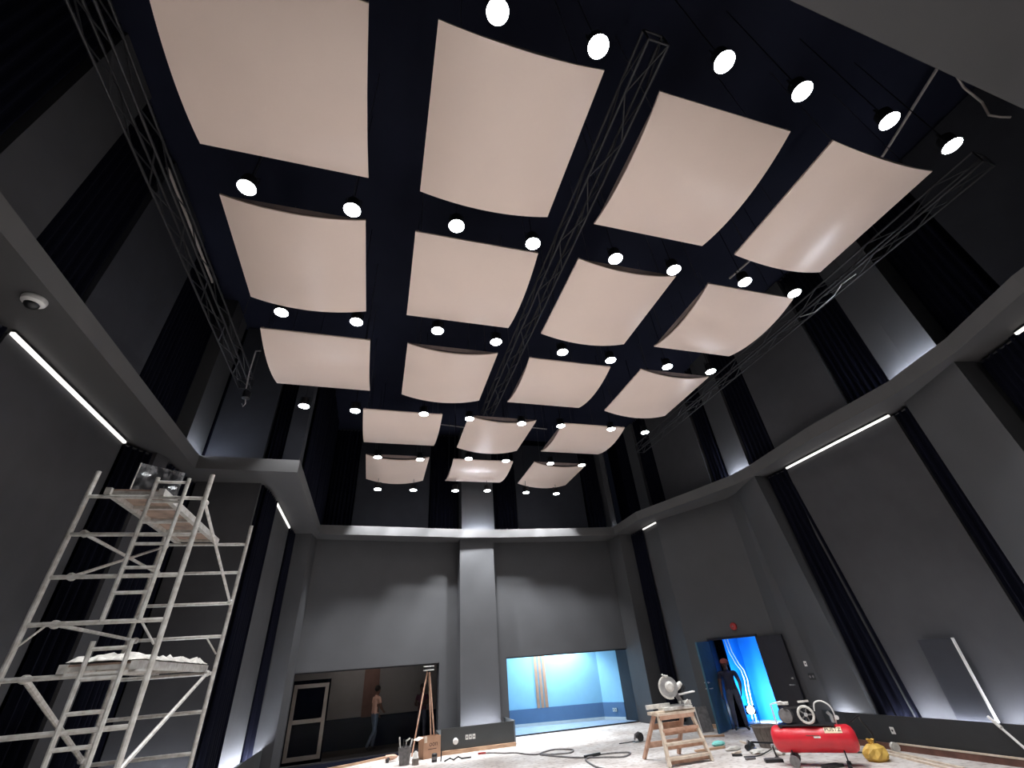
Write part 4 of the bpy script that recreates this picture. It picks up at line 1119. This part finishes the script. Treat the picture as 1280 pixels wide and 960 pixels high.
MB().path([(-0.05, -0.02, 0.62), (0.06, 0, 0.56), (0.14, 0, 0.50), (0.17, 0, 0.42), (0.1, 0, 0.45), (0.02, 0, 0.53)], 0.018, 6).obj('handle', M['dirty_white'], t)
MB().tube((-0.11, -0.03, 0.64), (-0.01, -0.02, 0.57), 0.02, 8).obj('dust_spout', M['dirty_white'], t)
for y in (0.03, 0.09):
    MB().tube((0.18, y, 0.235), (0.66, y, 0.27), 0.016, 8).obj('slide_rail', M['white'], t)
MB().path([(0.3, -0.02, 0.08), (0.38, -0.04, 0.14), (0.44, -0.06, 0.06)], 0.02, 6).obj('clamp', M['dirty_white'], t)

# boards by the teal door, small tool, cloth
t = thing('grey_board', 'grey board with a white edge leaning on the wall left of the teal door', 'board', (9.2, 13.35, 0), R(-12))
MB().add([(-0.2, 0, 0.0), (0.2, 0, 0.0), (0.2, 0.15, 0.56), (-0.2, 0.15, 0.56), (-0.2, 0.02, 0.0), (0.2, 0.02, 0.0), (0.2, 0.17, 0.56), (-0.2, 0.17, 0.56)],
         [(0, 1, 2, 3), (7, 6, 5, 4), (0, 4, 5, 1), (3, 2, 6, 7), (1, 5, 6, 2), (0, 3, 7, 4)]).obj('sheet', M['grey_plastic'], t, smooth=False)
MB().beam((-0.16, -0.012, 0.01), (-0.16, 0.138, 0.57), 0.05, 0.02, (1, 0, 0)).obj('white_edge', M['white'], t, smooth=False)
tag(MB().beam((7.25, 11.15, 0.02), (8.0, 11.12, 0.02), 0.09, 0.035).obj('plank', M['wood'], smooth=False), 'short pine plank on the floor right of the step ladder foot', 'plank')
tag(MB().beam((8.6, 12.7, 0.02), (9.05, 12.45, 0.02), 0.09, 0.035).obj('plank', M['wood'], smooth=False), 'short pine plank on the floor near the teal door foot', 'plank')
tag(MB().ball((8.05, 11.38, 0.05), 0.16, 0.1, 0.055, 12, 8, 0.12).obj('cloth', M['cyan']), 'crumpled cyan cloth on the floor at the teal door foot', 'cloth')
t = thing('circular_saw', 'small black circular saw on the bare floor before the blue window', 'saw', (7.05, 13.35, 0), R(15))
MB().box((-0.16, -0.09, 0.0), (0.16, 0.09, 0.012)).obj('shoe_plate', M['steel'], t, smooth=False)
MB().lathe([(0.09, -0.025), (0.1, -0.015), (0.1, 0.015), (0.09, 0.025)], 20, (0.03, -0.05, 0.1), (0, 1, 0)).obj('blade_guard', M['black_plastic'], t)
MB().path([(0.05, 0.0, 0.11), (0.05, 0.13, 0.11)], [0.06, 0.05], 12).obj('motor', M['black_plastic'], t)
MB().path([(-0.14, 0, 0.06), (-0.1, 0, 0.16), (0.02, 0, 0.2), (0.08, 0, 0.17)], 0.022, 8).obj('handle', M['grey_plastic'], t)
pipe([(6.92, 13.3, 0.04), (6.75, 13.4, 0.012), (6.5, 13.42, 0.012)], 0.01, 'tool_lead', 'short lead running left from the small circular saw', 'cable', M['black_plastic'], 6)

# cable loops on the floor
def smooth_path(pts, n=6):
    pts = [Vector(p) for p in pts]; out = []
    for i in range(len(pts) - 1):
        p0, p1, p2, p3 = pts[max(i - 1, 0)], pts[i], pts[i + 1], pts[min(i + 2, len(pts) - 1)]
        for k in range(n):
            u = k / n
            out.append(0.5 * ((2 * p1) + (p2 - p0) * u + (2 * p0 - 5 * p1 + 4 * p2 - p3) * u * u + (3 * p1 - p0 - 3 * p2 + p3) * u ** 3))
    out.append(pts[-1]); return out
cz = 0.016
lp = [(3.0, 14.75), (3.3, 14.69), (3.6, 14.35), (3.88, 14.14), (4.05, 13.7), (4.26, 13.49), (4.5, 13.7), (4.85, 13.85), (5.19, 13.5), (5.0, 13.1), (4.6, 13.2), (4.3, 13.42), (4.6, 12.78), (4.99, 12.27), (5.4, 12.35), (5.83, 12.28), (6.08, 12.04), (5.74, 11.72), (5.4, 11.95), (5.1, 12.15), (4.9, 11.95), (4.78, 11.1), (4.9, 10.6)]
pipe(smooth_path([(x, y, cz) for x, y in lp]), 0.017, 'floor_cable', 'long dark cable looping over the pale floor before the windows', 'cable', M['grey_plastic'], 6)
tag(MB().beam((3.0, 14.76, 0.025), (3.2, 14.7, 0.025), 0.05, 0.04).obj('cable_plug', M['red_bell'], smooth=False), 'red brown plug at the end of the long floor cable', 'plug')
tag(MB().beam((5.0, 12.25, 0.03), (5.45, 12.36, 0.03), 0.05, 0.05).obj('cable_joint', M['black_plastic'], smooth=False), 'black taped joint in the long floor cable', 'joint')

# ------------------------------------------------------------------ air compressor
t = thing('air_compressor', 'red air compressor with a long tank on the floor at the right', 'compressor', (8.09, 8.51, 0), math.atan2(-0.72, 0.69))
prof = [(0.0, -0.70), (0.10, -0.695), (0.17, -0.66), (0.205, -0.60), (0.205, 0.60), (0.17, 0.66), (0.10, 0.695), (0.0, 0.70)]
MB().lathe(prof, 32, (0, 0, 0.39), (1, 0, 0)).obj('tank', M['red'], t, ang=60)
MB().box((-0.52, -0.13, 0.585), (0.42, 0.13, 0.615)).obj('mount_plate', M['black_metal'], t, smooth=False)
MB().box((-0.5, -0.12, 0.54), (-0.46, 0.12, 0.59)).box((0.36, -0.12, 0.54), (0.40, 0.12, 0.59)).obj('plate_bracket', M['black_metal'], t, smooth=False)
mo = MB().lathe([(0.05, -0.17), (0.11, -0.15), (0.12, -0.1), (0.12, 0.12), (0.1, 0.16)], 20, (-0.33, 0.0, 0.745), (0, 1, 0)).obj('motor', M['grey_plastic'], t)
for k in range(6):
    MB().lathe([(0.128, -0.008), (0.128, 0.008)], 20, (-0.33, -0.08 + 0.035 * k, 0.745), (0, 1, 0)).obj('cooling_fin', M['grey_plastic' if k % 2 else 'black_metal'], mo)
cg = MB()
cg.path([(-0.53, -0.14, 0.62), (-0.53, -0.14, 0.93), (-0.34, -0.14, 0.97), (-0.28, -0.14, 0.93)], 0.016, 6)
cg.obj('belt_guard_bar', M['white'], t)
MB().box((-0.42, -0.1, 0.91), (-0.22, 0.06, 0.95)).obj('switch_box', M['dirty_white'], t, smooth=False)
pb = MB().path([(0.08, 0.0, 0.61), (0.08, 0, 0.72), (0.08, 0, 0.86)], [0.1, 0.085, 0.07], 12).obj('pump_block', M['black_metal'], t)
for k in range(5):
    MB().box((-0.0, -0.085, 0.735 + 0.03 * k), (0.16, 0.085, 0.747 + 0.03 * k)).obj('cooling_fin', M['black_metal'], pb, smooth=False)
fw = MB().path([(0.02 + 0.125 * math.cos(q), -0.17, 0.76 + 0.125 * math.sin(q)) for q in [2 * PI * k / 20 for k in range(20)]], 0.022, 8, closed=True).obj('flywheel', M['dirty_white'], t)
for k in range(5):
    q = 2 * PI * k / 5
    MB().tube((0.02, -0.17, 0.76), (0.02 + 0.12 * math.cos(q), -0.17, 0.76 + 0.12 * math.sin(q)), 0.014, 6).obj('spoke', M['grey_plastic'], fw)
MB().lathe([(0.03, -0.03), (0.03, 0.06)], 12, (0.02, -0.17, 0.76), (0, 1, 0)).obj('hub', M['steel'], fw)
MB().beam((-0.33, -0.165, 0.86), (0.02, -0.165, 0.885), 0.01, 0.03).obj('belt', M['black_plastic'], t, smooth=False)
MB().beam((-0.05, -0.1, 0.95), (0.14, -0.1, 0.96), 0.03, 0.03).obj('air_filter', M['dirty_white'], t, smooth=False)
MB().path(smooth_path([(0.18, -0.05, 0.80), (0.22, -0.06, 0.92), (0.34, -0.07, 0.95), (0.45, -0.07, 0.88), (0.48, -0.05, 0.76), (0.46, 0, 0.6)]), 0.014, 6).obj('copper_pipe', M['white'], t)
MB().path([(0.42, -0.02, 0.62), (0.42, -0.02, 0.72), (0.38, -0.05, 0.78)], 0.03, 8).obj('valve', M['steel'], t)
MB().lathe([(0.035, 0), (0.035, 0.03)], 14, (0.5, -0.06, 0.7), (0, -1, 0)).obj('gauge', M['white'], t)
for x in (-0.42, 0.42):
    for y in (-0.16, 0.16):
        MB().beam((x, y * 0.75, 0.26), (x, y, 0.05), 0.04, 0.02, (1, 0, 0)).obj('leg', M['black_metal'], t, smooth=False)
    if x < 0:
        for y in (-0.19, 0.19):
            MB().lathe([(0.03, -0.025), (0.085, -0.02), (0.085, 0.02), (0.03, 0.025)], 18, (x, y, 0.085), (0, 1, 0)).obj('wheel', M['grey_plastic'], t)
    else:
        for y in (-0.16, 0.16):
            MB().lathe([(0.04, 0.0), (0.035, 0.05)], 12, (x, y, 0.0)).obj('rubber_foot', M['black_plastic'], t)
# sticker and white stencil on the tank's near side
def on_tank(x0, x1, a0, a1, m, nm, r=0.2065, n=6):
    b = MB(); vs = []
    for x in (x0, x1):
        for k in range(n + 1):
            q = a0 + (a1 - a0) * k / n
            for rr in (r, r + 0.002): vs.append((x, -rr * math.cos(q), 0.39 + rr * math.sin(q)))
    fs = []; m2 = 2 * (n + 1)
    for k in range(n):
        a = 2 * k
        fs += [(a + 1, a + 3, m2 + a + 3, m2 + a + 1), (a, m2 + a, m2 + a + 2, a + 2), (a, a + 2, a + 3, a + 1), (m2 + a, m2 + a + 1, m2 + a + 3, m2 + a + 2)]
    fs += [(0, 1, m2 + 1, m2), (2 * n, m2 + 2 * n, m2 + 2 * n + 1, 2 * n + 1)]
    b.add(vs, fs); return b.obj(nm, m, t, smooth=False)
on_tank(0.22, 0.5, R(28), R(58), M['cream_print'], 'sticker')
qa = R(43)
text('PUSTZ', 0.09, 'sticker_lettering', M['ink'], t, (0.36, -0.212 * math.cos(qa), 0.39 + 0.212 * math.sin(qa)), (PI / 2 - qa, 0, 0))
on_tank(0.02, 0.13, R(8), R(15), M['dirty_white'], 'white_stencil')
on_tank(-0.1, 0.12, R(17), R(20), M['wood_dark'], 'dark_stencil')
pipe(smooth_path([(8.62, 8.05, 0.62), (9.0, 8.2, 0.66), (9.3, 8.45, 0.55), (9.5, 8.5, 0.3), (9.45, 8.55, 0.06), (9.45, 8.8, 0.02), (9.3, 9.3, 0.02)]), 0.015, 'air_hose', 'dark hose curling down from the right end of compressor', 'hose', M['black_plastic'], 6)
b = MB()
for k in range(4):
    b.path([(9.8 + 0.13 * math.cos(q), 9.5 + 0.13 * math.sin(q), 0.03 + 0.045 * k + 0.01 * math.sin(3 * q)) for q in [2 * PI * i / 24 for i in range(24)]], 0.02, 6, closed=True)
tag(b.obj('hose_coil', M['dirty_white']), 'coil of pale hose behind the right end of compressor', 'hose')
tag(MB().box((7.95, 8.25, 0.0), (8.3, 8.42, 0.04)).obj('black_tray', M['black_plastic'], smooth=False), 'flat black tray under the red compressor tank', 'tray')

t = thing('plastic_tub', 'tapered grey brown tub behind the left end of compressor', 'tub', (8.78, 10.55, 0))
MB().lathe([(0.2, 0.0), (0.27, 0.36), (0.29, 0.36), (0.29, 0.385), (0.26, 0.385), (0.19, 0.02)], 22).obj('tub_body', M['basket'], t)
for k in range(9):
    q = 2 * PI * k / 9
    MB().beam((0.205 * math.cos(q), 0.205 * math.sin(q), 0.02), (0.27 * math.cos(q), 0.27 * math.sin(q), 0.35), 0.03, 0.02, (math.cos(q), math.sin(q), 0)).obj('rib', M['basket'], t, smooth=False)
# tools strewn between the tub and the compressor
def part(mb, nm, m, par, **k): return mb.obj(nm, M[m], par, **k)
t = thing('jigsaw', 'black jigsaw lying on its side left of the grey tub', 'tool', (8.25, 10.55, 0), R(25))
part(MB().path([(-0.16, 0, 0.06), (0.02, 0, 0.07), (0.16, 0, 0.06)], [0.05, 0.06, 0.04], 10), 'tool_body', 'black_plastic', t)
part(MB().path([(-0.1, 0, 0.1), (0.0, 0.02, 0.16), (0.1, 0, 0.1)], 0.02, 8), 'handle', 'grey_plastic', t)
part(MB().box((0.12, -0.05, 0.0), (0.19, 0.05, 0.02)), 'shoe_plate', 'steel', t, smooth=False)
t = thing('nail_gun', 'black and white nail gun in front of the grey tub', 'tool', (8.5, 9.95, 0), R(-40))
part(MB().path([(-0.15, 0, 0.09), (0.1, 0, 0.09), (0.2, 0, 0.06)], [0.05, 0.05, 0.02], 10), 'tool_body', 'dirty_white', t)
part(MB().path([(0.0, 0, 0.07), (-0.05, -0.16, 0.04)], [0.03, 0.03], 8), 'grip', 'black_plastic', t)
part(MB().beam((0.12, 0, 0.05), (-0.1, -0.2, 0.03), 0.02, 0.05), 'magazine', 'black_plastic', t, smooth=False)
t = thing('crow_bar', 'long black bar lying over the tools before the tub', 'bar', (8.45, 10.25, 0.0))
part(MB().path([(-0.28, 0.12, 0.16), (0.0, 0.0, 0.13), (0.3, -0.12, 0.1), (0.33, -0.13, 0.05)], 0.018, 8), 'shaft', 'black_metal', t)
part(MB().beam((-0.29, 0.12, 0.16), (-0.36, 0.15, 0.02), 0.03, 0.02), 'claw', 'black_metal', t, smooth=False)
t = thing('clamp_tool', 'small black clamp standing on the floor left of compressor wheel', 'tool', (8.0, 9.55, 0), R(30))
part(MB().path([(0, 0, 0.2), (0.03, 0, 0.1), (0.06, 0, 0.0)], 0.018, 8), 'shank', 'black_metal', t)
part(MB().beam((-0.05, 0, 0.2), (0.08, 0, 0.19), 0.03, 0.03), 'head', 'steel', t, smooth=False)
part(MB().beam((0.0, 0, 0.012), (0.12, 0, 0.012), 0.04, 0.02), 'foot', 'black_metal', t, smooth=False)
t = thing('sanding_block', 'flat dark grooved block under the left end of compressor tank', 'tool', (7.72, 9.3, 0), R(-30))
part(MB().box((-0.16, -0.08, 0.0), (0.16, 0.08, 0.05)), 'block', 'black_plastic', t, smooth=False)
for k in range(4): part(MB().box((-0.14, -0.07 + k * 0.04, 0.05), (0.14, -0.055 + k * 0.04, 0.058)), 'ridge', 'grey_plastic', t, smooth=False)
for k, (x, y, rx, ry, lab) in enumerate(((8.05, 10.15, 0.16, 0.1, 'crumpled white wrapping beside the black jigsaw'), (8.75, 9.7, 0.2, 0.12, 'crumpled white wrapping right of the nail gun'), (8.3, 9.75, 0.12, 0.09, 'crumpled white scrap between the nail gun and the clamp'), (7.95, 10.75, 0.2, 0.07, 'flat white scrap on the floor left of the jigsaw'))):
    tag(MB().ball((x, y, 0.035), rx, ry, 0.04, 10, 6, 0.2).obj('wrapping', M['dirty_white'], smooth=False), lab, 'scrap')
pipe(smooth_path([(7.6, 10.0, .012), (7.9, 9.9, .012), (8.2, 10.0, .03), (8.6, 10.2, .03), (9.0, 10.0, .012), (9.2, 9.6, .012)]), 0.011, 'tool_lead', 'thin black lead winding through the strewn tools', 'cable', M['black_plastic'], 6)

# yellow sack
b = MB(); rnd = random.Random(3)
n, m_ = 16, 9
prof = [(0.15, 0.0), (0.2, 0.05), (0.21, 0.12), (0.17, 0.19), (0.1, 0.235), (0.045, 0.25), (0.05, 0.28), (0.075, 0.31)]
vs = []; fs = []
for i, (r_, z_) in enumerate(prof):
    for k in range(n):
        q = 2 * PI * k / n; j = 1 + rnd.uniform(-0.13, 0.13) + (0.08 if k % 2 else -0.06)
        vs.append((r_ * j * math.cos(q), r_ * 0.8 * j * math.sin(q), max(0, z_ + (rnd.uniform(-.012, .012) if i else 0))))
for i in range(len(prof) - 1):
    for k in range(n):
        l_ = (k + 1) % n
        fs.append((i * n + k, i * n + l_, (i + 1) * n + l_, (i + 1) * n + k))
fs.append(tuple(range(n))[::-1]); fs.append(tuple((len(prof) - 1) * n + k for k in range(n)))
b.add(vs, fs)
ys = b.obj('sack', M['yellow'], smooth=False); ys.location = (9.08, 8.22, 0)
tag(ys, 'crumpled yellow plastic sack on the floor right of compressor', 'sack')

# timber lengths along the right plinth
tag(MB().beam((10.05, 9.2, 0.015), (9.4, 7.0, 0.015), 0.05, 0.03).obj('timber_batten', M['wood_white'], smooth=False), 'pale batten on the floor at the right, farther from the viewer', 'batten')
tag(MB().beam((9.85, 9.1, 0.015), (9.2, 7.0, 0.015), 0.05, 0.03).obj('timber_batten', M['wood_white'], smooth=False), 'pale batten on the floor at the right, next to yellow sack', 'batten')
tag(MB().beam((10.11, 8.6, 0.112), (10.11, 5.3, 0.112), 0.035, 0.024).obj('timber_batten', M['wood_white'], smooth=False), 'long pale batten lying on the reddish skirting of right plinth', 'batten')
tr_ = MB().lathe([(0.035, -0.035), (0.075, -0.035), (0.075, 0.035), (0.035, 0.035)], 18, (0, 0, 0.075), (0.4, 1, 0)).obj('tape_roll', M['dirty_white'])
tr_.location = (9.98, 8.55, 0)
tag(tr_, 'roll of white tape standing by the right plinth', 'tape')
# dark board and stick on the right plinth
t = thing('dark_board', 'dark upright board with a white right edge standing on right plinth', 'board', (10.45, 7.15, 0.42))
MB().box((-0.02, -0.31, 0.0), (0.02, 0.31, 1.36)).obj('sheet', M['fabric_dark'], t, smooth=False)
MB().box((-0.03, -0.335, 0.0), (0.02, -0.31, 1.36)).obj('white_edge', M['white'], t, smooth=False)
t = thing('white_stick', 'thin white stick leaning from right plinth down to the floor', 'stick', (10.0, 6.5, 0))
MB().path([(0.12, 0.22, 0.64), (0.02, -0.12, 0.28), (-0.05, -0.36, 0.0)], 0.02, 8).obj('shaft', M['white'], t)
MB().lathe([(0.03, -0.06), (0.03, 0.06)], 10, (0.09, 0.12, 0.54), (0.1, 0.34, 0.36)).obj('sleeve', M['dirty_white'], t)

# offcuts and bits between the door and the compressor
for x, y, a, L_, m_, lab in ((7.75, 10.4, 20, 0.3, 'wood_white', 'pale timber offcut on the floor left of the strewn tools'), (7.6, 10.2, -35, 0.2, 'black_plastic', 'small black bar on the floor between white scraps'),
                             (8.45, 9.45, 60, 0.26, 'dirty_white', 'white plastic strip on the floor left of the tank end'), (9.35, 10.6, 10, 0.3, 'wood', 'short pine offcut right behind the grey tub'),
                             (7.55, 9.75, -10, 0.2, 'grey_plastic', 'small grey bar on the floor nearest the viewer by the tools'), (8.7, 11.3, 75, 0.35, 'wood_white', 'pale timber offcut on the doorstep behind the tub')):
    q = R(a); dx, dy = math.cos(q) * L_ / 2, math.sin(q) * L_ / 2
    tag(MB().beam((x - dx, y - dy, 0.018), (x + dx, y + dy, 0.018), 0.06, 0.034).obj('offcut', M[m_], smooth=False), lab, 'offcut')
